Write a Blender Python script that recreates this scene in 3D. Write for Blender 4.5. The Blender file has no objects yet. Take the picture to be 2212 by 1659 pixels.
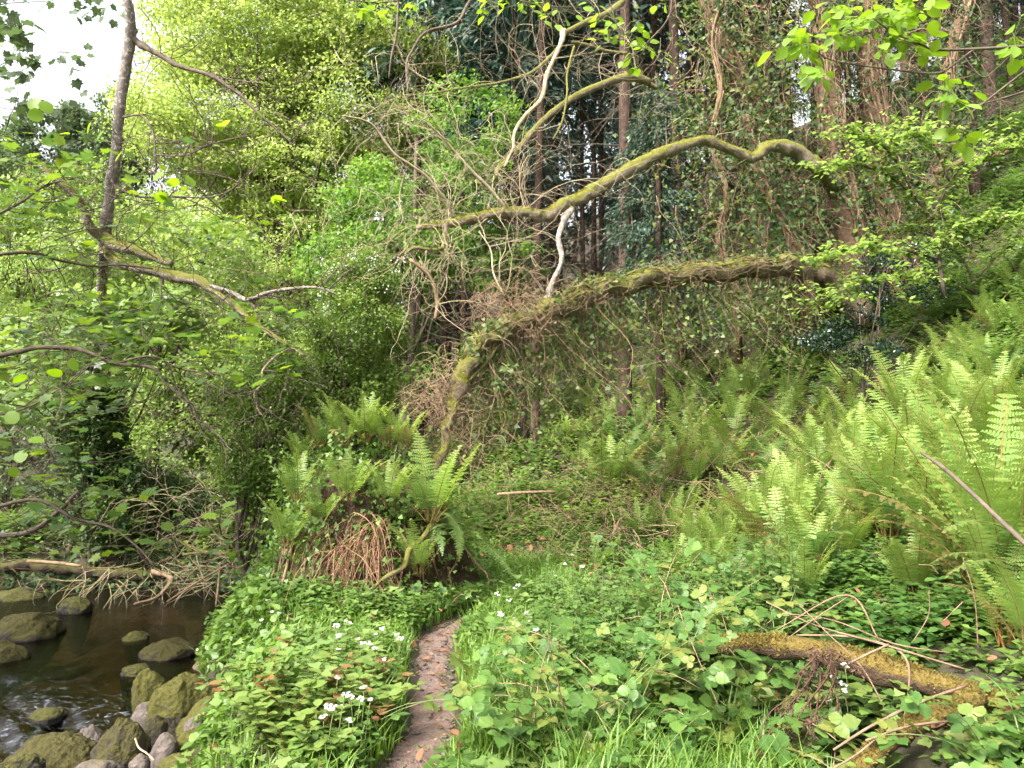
import bpy, math, random
import numpy as np
from mathutils import Matrix, Vector

# ------------------------------------------------------------------ camera, world, sun, exposure
scene = bpy.context.scene
COL = scene.collection
FPX, CU, CV = 1720.0, 1106.0, 829.5          # focal length and centre for a 2212 x 1659 view
CAM_Z, PITCH = 1.6, math.radians(4.0)
cam_d = bpy.data.cameras.new('camera')
cam_d.sensor_width = 36.0
cam_d.lens = 36.0 * FPX / 2212.0
cam_d.clip_start, cam_d.clip_end = 0.05, 1000.0
cam = bpy.data.objects.new('camera', cam_d)
COL.objects.link(cam)
cam.location = (0, 0, CAM_Z)
cam.rotation_euler = (math.radians(90) + PITCH, 0, 0)
scene.camera = cam

SUN_DIR = Vector((-0.6, -0.62, 0.95)).normalized()      # towards the sun
w = bpy.data.worlds.new('World'); scene.world = w; w.use_nodes = True
nt = w.node_tree; nt.nodes.clear()
sky = nt.nodes.new('ShaderNodeTexSky'); sky.sky_type = 'NISHITA'; sky.sun_disc = False
sky.sun_elevation = math.asin(SUN_DIR.z); sky.sun_rotation = math.atan2(SUN_DIR.x, SUN_DIR.y)
sky.air_density = 1.0; sky.dust_density = 6.0; sky.ozone_density = 1.0
hs = nt.nodes.new('ShaderNodeHueSaturation'); hs.inputs['Saturation'].default_value = 0.25
bg = nt.nodes.new('ShaderNodeBackground'); bg.inputs['Strength'].default_value = 0.15
wo = nt.nodes.new('ShaderNodeOutputWorld')
nt.links.new(sky.outputs[0], hs.inputs['Color']); nt.links.new(hs.outputs[0], bg.inputs['Color'])
nt.links.new(bg.outputs[0], wo.inputs['Surface'])

sun_d = bpy.data.lights.new('sun', 'SUN'); sun_d.energy = 2.4; sun_d.angle = math.radians(18)
sun_d.color = (1.0, 0.95, 0.86)
sun = bpy.data.objects.new('sun', sun_d); COL.objects.link(sun)
sun.rotation_euler = SUN_DIR.to_track_quat('Z', 'Y').to_euler()
sun.location = (-10, -8, 25)

vs = scene.view_settings
vs.view_transform = 'Standard'; vs.look = 'None'; vs.exposure = 2.15; vs.gamma = 1.0
vs.use_curve_mapping = False
cy = scene.cycles
cy.max_bounces = 4; cy.diffuse_bounces = 3; cy.glossy_bounces = 2; cy.transmission_bounces = 3
cy.transparent_max_bounces = 8; cy.caustics_reflective = False; cy.caustics_refractive = False
cy.use_denoising = True; cy.use_light_tree = False
cy.use_adaptive_sampling = True; cy.adaptive_threshold = 0.05; cy.adaptive_min_samples = 16
cy.sample_clamp_indirect = 4.0

rng = np.random.default_rng(11)
random.seed(5)
RU = lambda a, b, n=None: rng.uniform(a, b, n)

# ------------------------------------------------------------------ geometry helpers
CP, SP = math.cos(PITCH), math.sin(PITCH)
def P(u, v, Y):
    """world point seen at (u, v) of the 2212 x 1659 view at distance Y in front of the camera"""
    x = (u - CU) / FPX; up = (CV - v) / FPX
    fy = CP - up * SP; fz = SP + up * CP
    t = Y / fy
    return np.array((x * t, Y, CAM_Z + fz * t))
def unit(a):
    a = np.asarray(a, float)
    n = np.linalg.norm(a, axis=-1, keepdims=True); n[n < 1e-9] = 1
    return a / n
def sstep(a, b, x):
    t = np.clip((x - a) / (b - a), 0, 1); return t * t * (3 - 2 * t)

class MB:
    """collects vertices and faces, then links them as ONE mesh object"""
    def __init__(s): s.V = []; s.F3 = []; s.F4 = []; s.A = []; s.n = 0
    def add(s, V, F3=None, F4=None, a=0.5):
        V = np.asarray(V, float).reshape(-1, 3); s.V.append(V)
        if F3 is not None and len(F3): s.F3.append(np.asarray(F3, int).reshape(-1, 3) + s.n)
        if F4 is not None and len(F4): s.F4.append(np.asarray(F4, int).reshape(-1, 4) + s.n)
        s.A.append(np.broadcast_to(np.asarray(a, float), (len(V),)))
        s.n += len(V)
    def mesh(s, name, mat, origin=(0, 0, 0), smooth=True):
        me = bpy.data.meshes.new(name)
        if not s.V: s.add(np.zeros((3, 3)), [(0, 1, 2)])
        V = np.concatenate(s.V) - np.asarray(origin, float)
        f3 = np.concatenate(s.F3) if s.F3 else np.zeros((0, 3), int)
        f4 = np.concatenate(s.F4) if s.F4 else np.zeros((0, 4), int)
        me.vertices.add(len(V)); me.vertices.foreach_set('co', V.astype(np.float32).ravel())
        nl = f3.size + f4.size; me.loops.add(nl)
        me.loops.foreach_set('vertex_index', np.concatenate([f3.ravel(), f4.ravel()]).astype(np.int32))
        me.polygons.add(len(f3) + len(f4))
        st = np.concatenate([np.arange(len(f3)) * 3, f3.size + np.arange(len(f4)) * 4])
        me.polygons.foreach_set('loop_start', st.astype(np.int32))
        me.polygons.foreach_set('use_smooth', np.full(len(f3) + len(f4), smooth))
        me.update(calc_edges=True)
        at = me.attributes.new('v', 'FLOAT', 'POINT')
        at.data.foreach_set('value', np.concatenate(s.A).astype(np.float32))
        if mat: me.materials.append(mat)
        return me
    def build(s, name, mat, parent=None, smooth=True, kind=None):
        o = parent.location if parent is not None else (0, 0, 0)
        return obj(name, s.mesh(name, mat, o, smooth), parent, kind=kind)

def obj(name, me, parent=None, kind=None):
    o = bpy.data.objects.new(name, me); COL.objects.link(o)
    if parent is not None: o.parent = parent
    if kind: o['kind'] = kind
    return o
def tag(o, label, cat, group=None):
    o['label'] = label; o['category'] = cat
    if group: o['group'] = group
    return o
def thing(name, label, cat, loc, group=None):
    o = bpy.data.objects.new(name, None); COL.objects.link(o)
    o.location = tuple(float(c) for c in loc); o.empty_display_size = 0.1
    return tag(o, label, cat, group)

def spline(pts, per=6):
    """Catmull-Rom through rows of any width"""
    p = np.asarray(pts, float)
    if len(p) < 3: 
        t = np.linspace(0, 1, per + 1)[:, None]; return p[0] * (1 - t) + p[-1] * t
    q = np.vstack([2 * p[0] - p[1], p, 2 * p[-1] - p[-2]]); out = []
    for i in range(1, len(q) - 2):
        a, b, c, d = q[i - 1], q[i], q[i + 1], q[i + 2]
        for k in range(per):
            t = k / per
            out.append(0.5 * (2 * b + (c - a) * t + (2 * a - 5 * b + 4 * c - d) * t * t + (3 * b - a - 3 * c + d) * t ** 3))
    out.append(p[-1]); return np.array(out)
def tube(mb, pts, rad, sides=6, rough=0.0, cap=True, a=0.5, flat=None):
    pts = np.asarray(pts, float); n = len(pts); rad = np.broadcast_to(np.asarray(rad, float), (n,))
    T = unit(np.gradient(pts, axis=0))
    ref = np.array((0.0, 0, 1)) if abs(T[0][2]) < 0.9 else np.array((1.0, 0, 0))
    U = np.zeros((n, 3)); u = unit(np.cross(T[0], ref))
    for i in range(n):
        u = u - T[i] * np.dot(u, T[i]); u = u / (np.linalg.norm(u) + 1e-9); U[i] = u
    W = np.cross(T, U)
    ang = np.arange(sides) / sides * 2 * math.pi
    R = np.repeat(rad[:, None], sides, 1)
    if rough:
        ph = RU(0, 6.28, 6); L = np.arange(n)[:, None] * 0.55
        R = R * (1 + rough * (np.sin(ang * 2 + L + ph[0]) * .4 + np.sin(ang * 3 - L * 1.7 + ph[1]) * .4 + np.sin(ang + L * .8 + ph[2]) * .5 + rng.normal(0, .35, (n, sides))))
    V = pts[:, None, :] + R[..., None] * (np.cos(ang)[None, :, None] * U[:, None, :] + np.sin(ang)[None, :, None] * W[:, None, :])
    i = np.arange(n - 1)[:, None] * sides; j = np.arange(sides)[None, :]; j2 = (j + 1) % sides
    F4 = np.stack([i + j, i + j2, i + sides + j2, i + sides + j], -1).reshape(-1, 4)
    V = V.reshape(-1, 3); F3 = []
    if cap:
        V = np.vstack([V, pts[0], pts[-1]]); m = n * sides
        for k in range(sides):
            F3.append((m, (k + 1) % sides, k)); F3.append((m + 1, m - sides + k, m - sides + (k + 1) % sides))
    mb.add(V, F3, F4, a)

# ---- leaf templates: (verts, tris); x across, y along, z along the normal, unit length
def outline_leaf(half, fold=0.18, droop=0.12):
    """half = list of (y, x) up the right edge; folded along the midrib"""
    ys = [0.0] + [y for y, x in half] + [1.0]
    V = []; F = []
    mid = [(0, y, -droop * y * y) for y in ys]
    V += mid; nm = len(mid)
    for sg in (1, -1):
        b = len(V)
        V += [(sg * x, y, fold * abs(x) - droop * y * y) for y, x in half]
        k = len(half)
        F.append((0, b, 1) if sg > 0 else (0, 1, b))
        for i in range(k - 1):
            q = (i + 1, b + i, b + i + 1, i + 2)
            if sg < 0: q = q[::-1]
            F.append((q[0], q[1], q[2])); F.append((q[0], q[2], q[3]))
        F.append((k, b + k - 1, nm - 1) if sg > 0 else (k, nm - 1, b + k - 1))
    return np.array(V, float), np.array(F)
RHOMB = (np.array([(0, 0, 0), (.34, .45, .07), (0, 1, -.08), (-.34, .45, .07)], float), np.array([(0, 1, 2), (0, 2, 3)]))
OVAL = outline_leaf([(.18, .24), (.48, .36), (.8, .2)])
ROUND = outline_leaf([(.12, .3), (.45, .48), (.8, .36), (.95, .14)])
NARROW = outline_leaf([(.25, .15), (.6, .13)])
TOOTH = outline_leaf([(.04, .16), (.14, .33), (.19, .29), (.3, .42), (.35, .37), (.47, .43), (.52, .37), (.64, .36), (.69, .29), (.8, .22), (.84, .15), (.93, .07)], fold=.2)
def fan_leaf(pts, cup=.1):
    n = len(pts); V = [(0, .34, 0)] + [(x, y, cup * (x * x + (y - .34) ** 2) * (1 if k % 2 else -.6)) for k, (x, y) in enumerate(pts)]
    return np.array(V, float), np.array([(0, 1 + k, 1 + (k + 1) % n) for k in range(n)])
_mp = [(0, .05), (.2, -.06), (.42, .02), (.34, .12), (.62, .3), (.44, .36), (.6, .62), (.38, .58), (.27, .64), (.14, .84), (0, 1.0)]
MAPLE = fan_leaf(_mp + [(-x, y) for x, y in _mp[-2:0:-1]])
_iv = [(0, .06), (.3, -.02), (.46, .24), (.26, .4), (.2, .62), (0, 1.0)]
IVY = fan_leaf(_iv + [(-x, y) for x, y in _iv[-2:0:-1]], cup=.16)
def leaves(mb, Pn, N, U, size, tpl=RHOMB, v=None):
    Tv, Tf = tpl; Pn = np.asarray(Pn, float); n = len(Pn)
    if n == 0: return
    U = unit(U); N = unit(np.asarray(N, float) - U * np.sum(N * U, 1, keepdims=True)); R = np.cross(U, N)
    s = np.broadcast_to(np.asarray(size, float), (n,))[:, None, None]
    V = Pn[:, None, :] + s * (Tv[None, :, 0:1] * R[:, None, :] + Tv[None, :, 1:2] * U[:, None, :] + Tv[None, :, 2:3] * N[:, None, :])
    F = Tf[None] + (np.arange(n) * len(Tv))[:, None, None]
    if v is None: v = RU(0, 1, n)
    mb.add(V.reshape(-1, 3), F.reshape(-1, 3), None, np.repeat(v, len(Tv)))
def rdir(n): return unit(rng.normal(0, 1, (n, 3)))
def leaf_mesh(name, tpl, mat):
    m = MB(); m.add(tpl[0], tpl[1]); return m.mesh(name, mat)
def frame(p, N, U, s):
    U = unit(U); N = unit(N - U * np.dot(N, U)); R = np.cross(U, N)
    return Matrix(((R[0] * s, U[0] * s, N[0] * s, p[0]), (R[1] * s, U[1] * s, N[1] * s, p[1]), (R[2] * s, U[2] * s, N[2] * s, p[2]), (0, 0, 0, 1)))
def put(name, me, parent, p, N, U, s):
    o = bpy.data.objects.new(name, me); COL.objects.link(o); o.parent = parent
    org = np.zeros(3); q = parent
    while q is not None: org += np.asarray(q.location); q = q.parent
    o.matrix_basis = frame(np.asarray(p, float) - org, N, U, s)
    return o
def wander(p, d, L, n=8, curl=.3, grav=0.0, bend=None):
    p = np.asarray(p, float).copy(); d = unit(d); out = [p.copy()]
    ax = rdir(1)[0] * (curl if bend is None else bend)
    for i in range(n):
        d = unit(d + rng.normal(0, curl * .5, 3) + np.cross(ax, d) * .6 + np.array((0, 0, -grav)))
        p = p + d * L / n; out.append(p.copy())
    return np.array(out)

# ------------------------------------------------------------------ materials
MATS = {}
def mat_new(name):
    m = bpy.data.materials.new(name); m.use_nodes = True; m.node_tree.nodes.clear(); MATS[name] = m
    return m, m.node_tree.nodes, m.node_tree.links
def ramp(nd, stops, interp='LINEAR'):
    r = nd.new('ShaderNodeValToRGB'); r.color_ramp.interpolation = interp
    e = r.color_ramp.elements
    while len(e) < len(stops): e.new(0.5)
    for k, (p, c) in enumerate(stops): e[k].position = p; e[k].color = (*c, 1)
    return r
def leaf_mat(name, cols, trans=.42, rough=.45, spec=.35, tcol=1.5, jit=.35):
    m, nd, ln = mat_new(name)
    at = nd.new('ShaderNodeAttribute'); at.attribute_name = 'v'
    oi = nd.new('ShaderNodeObjectInfo')
    mx = nd.new('ShaderNodeMath'); mx.operation = 'MULTIPLY_ADD'; mx.inputs[1].default_value = jit; 
    sb = nd.new('ShaderNodeMath'); sb.operation = 'SUBTRACT'; sb.inputs[1].default_value = jit * .5
    ln.new(oi.outputs['Random'], mx.inputs[0]); ln.new(at.outputs['Fac'], mx.inputs[2]); ln.new(mx.outputs[0], sb.inputs[0])
    k = len(cols); r = ramp(nd, [(i / max(1, k - 1), c) for i, c in enumerate(cols)])
    ln.new(sb.outputs[0], r.inputs[0])
    pb = nd.new('ShaderNodeBsdfPrincipled'); pb.inputs['Roughness'].default_value = rough
    pb.inputs['Specular IOR Level'].default_value = spec
    ln.new(r.outputs[0], pb.inputs['Base Color'])
    tr = nd.new('ShaderNodeBsdfTranslucent')
    hv = nd.new('ShaderNodeHueSaturation'); hv.inputs['Value'].default_value = tcol; hv.inputs['Hue'].default_value = .493; hv.inputs['Saturation'].default_value = 1.1
    ln.new(r.outputs[0], hv.inputs['Color']); ln.new(hv.outputs[0], tr.inputs['Color'])
    ms = nd.new('ShaderNodeMixShader'); ms.inputs[0].default_value = trans
    ln.new(pb.outputs[0], ms.inputs[1]); ln.new(tr.outputs[0], ms.inputs[2])
    out = nd.new('ShaderNodeOutputMaterial'); ln.new(ms.outputs[0], out.inputs['Surface'])
    return m
def noise(nd, ln, scale, detail=5, rough=.6, vec=None):
    t = nd.new('ShaderNodeTexNoise'); t.inputs['Scale'].default_value = scale; t.inputs['Detail'].default_value = detail; t.inputs['Roughness'].default_value = rough
    if vec: ln.new(vec, t.inputs['Vector'])
    return t
def mixc(nd, ln, fac, a, b):
    x = nd.new('ShaderNodeMix'); x.data_type = 'RGBA'
    ln.new(fac, x.inputs[0])
    for s, k in ((a, 6), (b, 7)):
        if isinstance(s, tuple): x.inputs[k].default_value = (*s, 1)
        else: ln.new(s, x.inputs[k])
    return x.outputs[2]
def bark_mat(name, bark, moss=None, amount=.5, up=.5, scale=14, bump=.5, lichen=None, patch=.35):
    """bark with moss growing on it, more on top"""
    m, nd, ln = mat_new(name)
    tc = nd.new('ShaderNodeTexCoord').outputs['Object']
    n1 = noise(nd, ln, scale, 6, .65, tc); n2 = noise(nd, ln, scale * 5, 4, .7, tc)
    col = ramp(nd, [(.3, bark[0]), (.7, bark[1])]); ln.new(n1.outputs[0], col.inputs[0]); c = col.outputs[0]
    if lichen:
        n4 = noise(nd, ln, scale * 1.7, 3, .6, tc); r4 = ramp(nd, [(.55, (0, 0, 0)), (.62, (1, 1, 1))]); ln.new(n4.outputs[0], r4.inputs[0])
        c = mixc(nd, ln, r4.outputs[0], c, lichen)
    if moss:
        g = nd.new('ShaderNodeNewGeometry'); sx = nd.new('ShaderNodeSeparateXYZ'); ln.new(g.outputs['Normal'], sx.inputs[0])
        a = nd.new('ShaderNodeMath'); a.operation = 'MULTIPLY_ADD'; a.inputs[1].default_value = up; a.inputs[2].default_value = amount - .5
        ln.new(sx.outputs['Z'], a.inputs[0])
        n3 = noise(nd, ln, scale * patch, 7, .72, tc)
        b = nd.new('ShaderNodeMath'); b.operation = 'ADD'; ln.new(a.outputs[0], b.inputs[0]); ln.new(n3.outputs[0], b.inputs[1])
        r = ramp(nd, [(.44, (0, 0, 0)), (.6, (1, 1, 1))]); ln.new(b.outputs[0], r.inputs[0])
        mc = ramp(nd, [(.3, moss[0]), (.7, moss[1])]); ln.new(n2.outputs[0], mc.inputs[0])
        c = mixc(nd, ln, r.outputs[0], c, mc.outputs[0])
    pb = nd.new('ShaderNodeBsdfPrincipled'); pb.inputs['Roughness'].default_value = .85; pb.inputs['Specular IOR Level'].default_value = .2
    ln.new(c, pb.inputs['Base Color'])
    ad = nd.new('ShaderNodeMath'); ad.operation = 'ADD'; ln.new(n1.outputs[0], ad.inputs[0]); ln.new(n2.outputs[0], ad.inputs[1])
    bp = nd.new('ShaderNodeBump'); bp.inputs['Strength'].default_value = bump; bp.inputs['Distance'].default_value = .03
    ln.new(ad.outputs[0], bp.inputs['Height']); ln.new(bp.outputs[0], pb.inputs['Normal'])
    out = nd.new('ShaderNodeOutputMaterial'); ln.new(pb.outputs[0], out.inputs['Surface'])
    return m

M_FERN = leaf_mat('fern_green', [(.115, .2, .038), (.19, .285, .058), (.28, .365, .105)], trans=.45, tcol=1.5, jit=.5)
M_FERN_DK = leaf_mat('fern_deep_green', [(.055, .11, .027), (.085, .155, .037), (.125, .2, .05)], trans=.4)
M_MAPLE = leaf_mat('spring_maple_leaf', [(.2, .28, .06), (.27, .35, .09), (.34, .41, .13)], trans=.5, tcol=1.5)
M_BUSH = leaf_mat('hawthorn_leaf', [(.075, .13, .025), (.12, .19, .035), (.19, .26, .055)], trans=.4)
M_SYC = leaf_mat('sycamore_leaf', [(.05, .1, .03), (.085, .15, .03), (.16, .23, .03)], trans=.45, rough=.32, spec=.6)
M_HERB = leaf_mat('herb_leaf', [(.05, .1, .02), (.085, .16, .03), (.14, .22, .045)], trans=.4)
M_BRAM = leaf_mat('bramble_leaf', [(.042, .1, .02), (.068, .138, .028), (.115, .185, .045)], trans=.38, rough=.5)
M_GRASS = leaf_mat('grass_blade', [(.07, .14, .018), (.115, .21, .03), (.18, .27, .055)], trans=.45)
M_TUTSAN = leaf_mat('low_shrub_leaf', [(.1, .16, .035), (.14, .2, .045), (.19, .25, .07)], trans=.4)
M_RED = leaf_mat('reddened_leaf', [(.15, .065, .03), (.2, .1, .045), (.22, .15, .06)], trans=.35)
M_IVY = leaf_mat('ivy_leaf', [(.02, .05, .016), (.036, .075, .022), (.08, .12, .028)], trans=.25, rough=.5, spec=.25)
M_IVYL = leaf_mat('pale_ivy_leaf', [(.05, .09, .022), (.085, .125, .03), (.17, .19, .045)], trans=.4)
M_HOLLY = leaf_mat('holly_leaf', [(.012, .032, .018), (.02, .045, .026)], trans=.1, rough=.25, spec=.7)
M_SPRUCE = leaf_mat('spruce_needles', [(.018, .045, .03), (.03, .065, .045), (.045, .085, .055)], trans=.2)
M_FARLEAF = leaf_mat('far_leaf', [(.05, .08, .035), (.07, .11, .04), (.1, .14, .05)], trans=.35)
M_DEADLEAF = leaf_mat('dead_frond', [(.12, .05, .025), (.22, .1, .05), (.33, .18, .09)], trans=.25, rough=.8)
M_DARKDEAD = leaf_mat('withered_frond', [(.045, .025, .015), (.1, .055, .03)], trans=.15, rough=.8)
M_WHITE = leaf_mat('white_petal', [(.8, .8, .76), (.82, .82, .8)], trans=.3, tcol=1.0)
MOSS = ((.085, .09, .015), (.19, .18, .04))
M_TRUNK = bark_mat('mossy_bark', ((.07, .05, .034), (.26, .2, .135)), MOSS, .42, .35, 16, .8)
M_LIMB = bark_mat('moss_covered_limb', ((.12, .09, .06), (.33, .28, .2)), MOSS, .44, .62, 16, .7)
M_LOG = bark_mat('mossy_log', ((.04, .026, .017), (.13, .085, .05)), ((.1, .07, .016), (.21, .15, .04)), .46, .5, 12, 1.0, patch=.8)
M_ALDER = bark_mat('grey_alder_bark', ((.11, .088, .08), (.26, .22, .195)), MOSS, .3, .3, 18, .5, lichen=(.45, .45, .4))
M_ALDERM = bark_mat('mossy_alder_bark', ((.12, .095, .07), (.33, .28, .215)), MOSS, .55, .5, 18, .6, lichen=(.45, .45, .4))
M_TWIG = bark_mat('pale_dead_twig', ((.2, .155, .1), (.4, .33, .23)), ((.2, .19, .04), (.32, .29, .08)), .34, .2, 9, .2)
M_DTWIG = bark_mat('dark_twig', ((.05, .038, .028), (.13, .1, .075)), None, 0, 0, 12, .3)
M_BTWIG = bark_mat('brown_vine', ((.12, .075, .045), (.3, .21, .13)), None, 0, 0, 10, .3)
M_SBARK = bark_mat('spruce_bark', ((.03, .019, .014), (.09, .056, .042)), None, 0, 0, 12, .7)
M_RBARK = bark_mat('ivy_tree_bark', ((.06, .034, .022), (.19, .115, .075)), MOSS, .3, .2, 10, .9)
M_STALK = bark_mat('fern_stalk', ((.1, .06, .02), (.2, .14, .04)), None, 0, 0, 20, .2)
M_CROZ = bark_mat('rusty_crozier', ((.16, .07, .02), (.36, .19, .06)), None, 0, 0, 60, .6)
M_STEM = bark_mat('green_stem', ((.07, .1, .03), (.14, .16, .06)), None, 0, 0, 20, .2)
M_STRAW = bark_mat('straw_stem', ((.24, .15, .09), (.45, .32, .2)), None, 0, 0, 10, .3)

# ------------------------------------------------------------------ terrain
FOOT = np.array([(-10, 1.0), (0, .9), (4, 1.0), (8, .75), (11, .3), (14, -1.5), (18, -4), (24, -7), (40, -11), (200, -60)])
RIVR = np.array([(-10, .2), (0, -.9), (3, -1.3), (4.8, -1.75), (7.9, -2.85), (9.5, -3.15), (12.5, -3.3), (200, -3.3)])
PROF = np.array([(-50, 0), (0, 0), (1, .13), (2, .45), (3, .92), (4, 1.48), (5, 2.05), (6, 2.8), (7, 3.7), (8.7, 5.3), (12, 8.3), (20, 14.5), (40, 26), (80, 34), (300, 40)])
PATH = np.array([(1.5, -.4), (2.5, -.5), (3.5, -.56), (3.9, -.53), (4.3, -.44), (4.6, -.44), (5.0, -.49), (5.6, -.56), (6.4, -.62), (6.9, -.58), (7.6, -.3), (8.4, .1), (9.6, .1)])
WATER_Z = -0.6
def foot_s(x, y):
    xf = np.interp(y, FOOT[:, 0], FOOT[:, 1])
    k = np.interp(y, [0, 9, 13, 16, 25], [1, .98, .87, .83, .87])
    return (x - xf) * k
def river_in(x, y):
    d = np.interp(y, RIVR[:, 0], RIVR[:, 1]) - x + .12 * np.sin(y * 2.3) + .07 * np.sin(y * 5.1 + 1)
    far = 12.1 + .1 * np.sin(x * 1.7) - .12 * (x + 3.5) * .3 - y
    return np.minimum(np.minimum(d, far), (x + 15) )
def lump(x, y):
    return (.06 * np.sin(x * 1.9 + y * .7) + .05 * np.sin(y * 2.3 - x * 1.1 + 2) + .03 * np.sin(x * 4.7 + y * 3.1) + .02 * np.sin(x * 9.1 - y * 7.3))
def H(x, y):
    x = np.asarray(x, float); y = np.asarray(y, float)
    s = foot_s(x, y)
    z = np.interp(s, PROF[:, 0], PROF[:, 1]) + .18 * sstep(.5, 4, s) * np.sin(x * 1.3 + y * 1.9)
    left = np.maximum(0, -(x + 10) - .2 * np.maximum(0, y - 14))
    z = z + left * .32 + np.maximum(0, y - 30) * .1
    pd = np.abs(x - np.interp(y, PATH[:, 0], PATH[:, 1]))
    z = z + lump(x, y) * sstep(.15, .8, pd)
    z = z - .05 * sstep(.3, .1, pd) * (y < 9)
    t = sstep(-.45, .55, river_in(x, y))
    bed = -1.05 + .1 * np.sin(x * 3.1 + y * 2.2) + .06 * np.sin(x * 7 - y * 5)
    return z * (1 - t) + bed * t
def hz(x, y): return float(H(np.array([x]), np.array([y]))[0])
def Pg(u, v, lift=0.0):
    """where the ray through (u, v) meets the ground"""
    Y = np.arange(2.0, 60, .04); d = P(u, v, 1.0) - np.array((0, 0, CAM_Z))
    z = CAM_Z + d[2] * Y; below = np.nonzero(z < H(d[0] * Y, Y) + lift)[0]
    y = Y[below[0]] if len(below) else 60.0
    return np.array((d[0] * y, y, hz(d[0] * y, y)))

def grid_axis(lo, hi, fine_lo, fine_hi, step):
    a = list(np.arange(fine_lo, fine_hi, step)); s = step; x = fine_lo
    left = []
    while x > lo: s *= 1.12; x -= s; left.append(x)
    s = step; x = a[-1]; right = []
    while x < hi: s *= 1.12; x += s; right.append(x)
    return np.array(left[::-1] + a + right)
gx = grid_axis(-260, 260, -8, 9, .09); gy = grid_axis(-60, 320, 1, 16, .09)
X, Y = np.meshgrid(gx, gy); Z = H(X, Y)
near = (np.abs(X) < 9) & (Y > 0) & (Y < 17)
Z = Z + near * rng.normal(0, .012, Z.shape)
pdist = np.abs(X - np.interp(Y, PATH[:, 0], PATH[:, 1])) 
Z = np.where((pdist < .3) & (Y < 10), H(X, Y), Z)
nx, ny = len(gx), len(gy)
ii = (np.arange(ny - 1)[:, None] * nx + np.arange(nx - 1)[None, :]).ravel()
m, nd, ln = mat_new('woodland_soil')
tc = nd.new('ShaderNodeTexCoord').outputs['Object']
n1 = noise(nd, ln, 1.3, 8, .65, tc); n2 = noise(nd, ln, 22, 6, .7, tc)
c1 = ramp(nd, [(.3, (.035, .04, .012)), (.5, (.055, .05, .02)), (.7, (.09, .06, .035))]); ln.new(n1.outputs[0], c1.inputs[0])
c2 = ramp(nd, [(.35, (.35, .35, .35)), (.7, (1, 1, 1))]); ln.new(n2.outputs[0], c2.inputs[0])
mm = nd.new('ShaderNodeMix'); mm.data_type = 'RGBA'; mm.blend_type = 'MULTIPLY'; mm.inputs[0].default_value = .8
ln.new(c1.outputs[0], mm.inputs[6]); ln.new(c2.outputs[0], mm.inputs[7])
sp = nd.new('ShaderNodeSeparateXYZ'); ln.new(tc, sp.inputs[0])
rb = ramp(nd, [(.0, (1, 1, 1)), (1, (0, 0, 0))])
mr = nd.new('ShaderNodeMapRange'); mr.inputs[1].default_value = -.75; mr.inputs[2].default_value = -.45; ln.new(sp.outputs['Z'], mr.inputs[0]); ln.new(mr.outputs[0], rb.inputs[0])
vr = nd.new('ShaderNodeTexVoronoi'); vr.inputs['Scale'].default_value = 7; ln.new(tc, vr.inputs['Vector'])
vc = ramp(nd, [(0, (.06, .048, .028)), (.5, (.15, .118, .066)), (1, (.27, .22, .135))]); ln.new(vr.outputs['Color'], vc.inputs[0])
cc = mixc(nd, ln, rb.outputs[0], mm.outputs[2], vc.outputs[0])
pb = nd.new('ShaderNodeBsdfPrincipled'); pb.inputs['Roughness'].default_value = .95; ln.new(cc, pb.inputs['Base Color'])
bp = nd.new('ShaderNodeBump'); bp.inputs['Strength'].default_value = .8; bp.inputs['Distance'].default_value = .05
ln.new(n2.outputs[0], bp.inputs['Height']); ln.new(bp.outputs[0], pb.inputs['Normal'])
ln.new(pb.outputs[0], nd.new('ShaderNodeOutputMaterial').inputs['Surface'])
g = MB(); g.add(np.stack([X, Y, Z], -1).reshape(-1, 3), None, np.stack([ii, ii + 1, ii + nx + 1, ii + nx], -1))
ground = g.build('ground', m, kind='structure')

# dirt path
m, nd, ln = mat_new('trodden_earth')
tc = nd.new('ShaderNodeTexCoord').outputs['Object']
n1 = noise(nd, ln, 9, 9, .75, tc); n2 = noise(nd, ln, 70, 6, .75, tc)
c1 = ramp(nd, [(.3, (.16, .1, .078)), (.47, (.27, .18, .145)), (.62, (.34, .235, .195)), (.75, (.41, .3, .25))]); ln.new(n1.outputs[0], c1.inputs[0])
c2 = ramp(nd, [(.38, (.3, .3, .3)), (.55, (1, 1, 1))]); ln.new(n2.outputs[0], c2.inputs[0])
mm = nd.new('ShaderNodeMix'); mm.data_type = 'RGBA'; mm.blend_type = 'MULTIPLY'; mm.inputs[0].default_value = .6
ln.new(c1.outputs[0], mm.inputs[6]); ln.new(c2.outputs[0], mm.inputs[7])
pb = nd.new('ShaderNodeBsdfPrincipled'); pb.inputs['Roughness'].default_value = .95; ln.new(mm.outputs[2], pb.inputs['Base Color'])
bp = nd.new('ShaderNodeBump'); bp.inputs['Strength'].default_value = 1.0; bp.inputs['Distance'].default_value = .06
ad = nd.new('ShaderNodeMath'); ad.operation = 'ADD'; ln.new(n1.outputs[0], ad.inputs[0]); ln.new(n2.outputs[0], ad.inputs[1])
ln.new(ad.outputs[0], bp.inputs['Height']); ln.new(bp.outputs[0], pb.inputs['Normal'])
ln.new(pb.outputs[0], nd.new('ShaderNodeOutputMaterial').inputs['Surface'])
M_EARTH = m
py = np.arange(1.5, 9.6, .03); pc = np.interp(py, PATH[:, 0], PATH[:, 1])
k5 = np.ones(25) / 25; pc = np.convolve(np.pad(pc, 12, mode='edge'), k5, 'valid')
offs = np.linspace(-1, 1, 13)
hw = .14 + .03 * np.sin(py * 3.1) + .02 * np.sin(py * 7.7) 
PX = pc[:, None] + offs[None] * hw[:, None]; PY = np.repeat(py[:, None], 13, 1)
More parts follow.
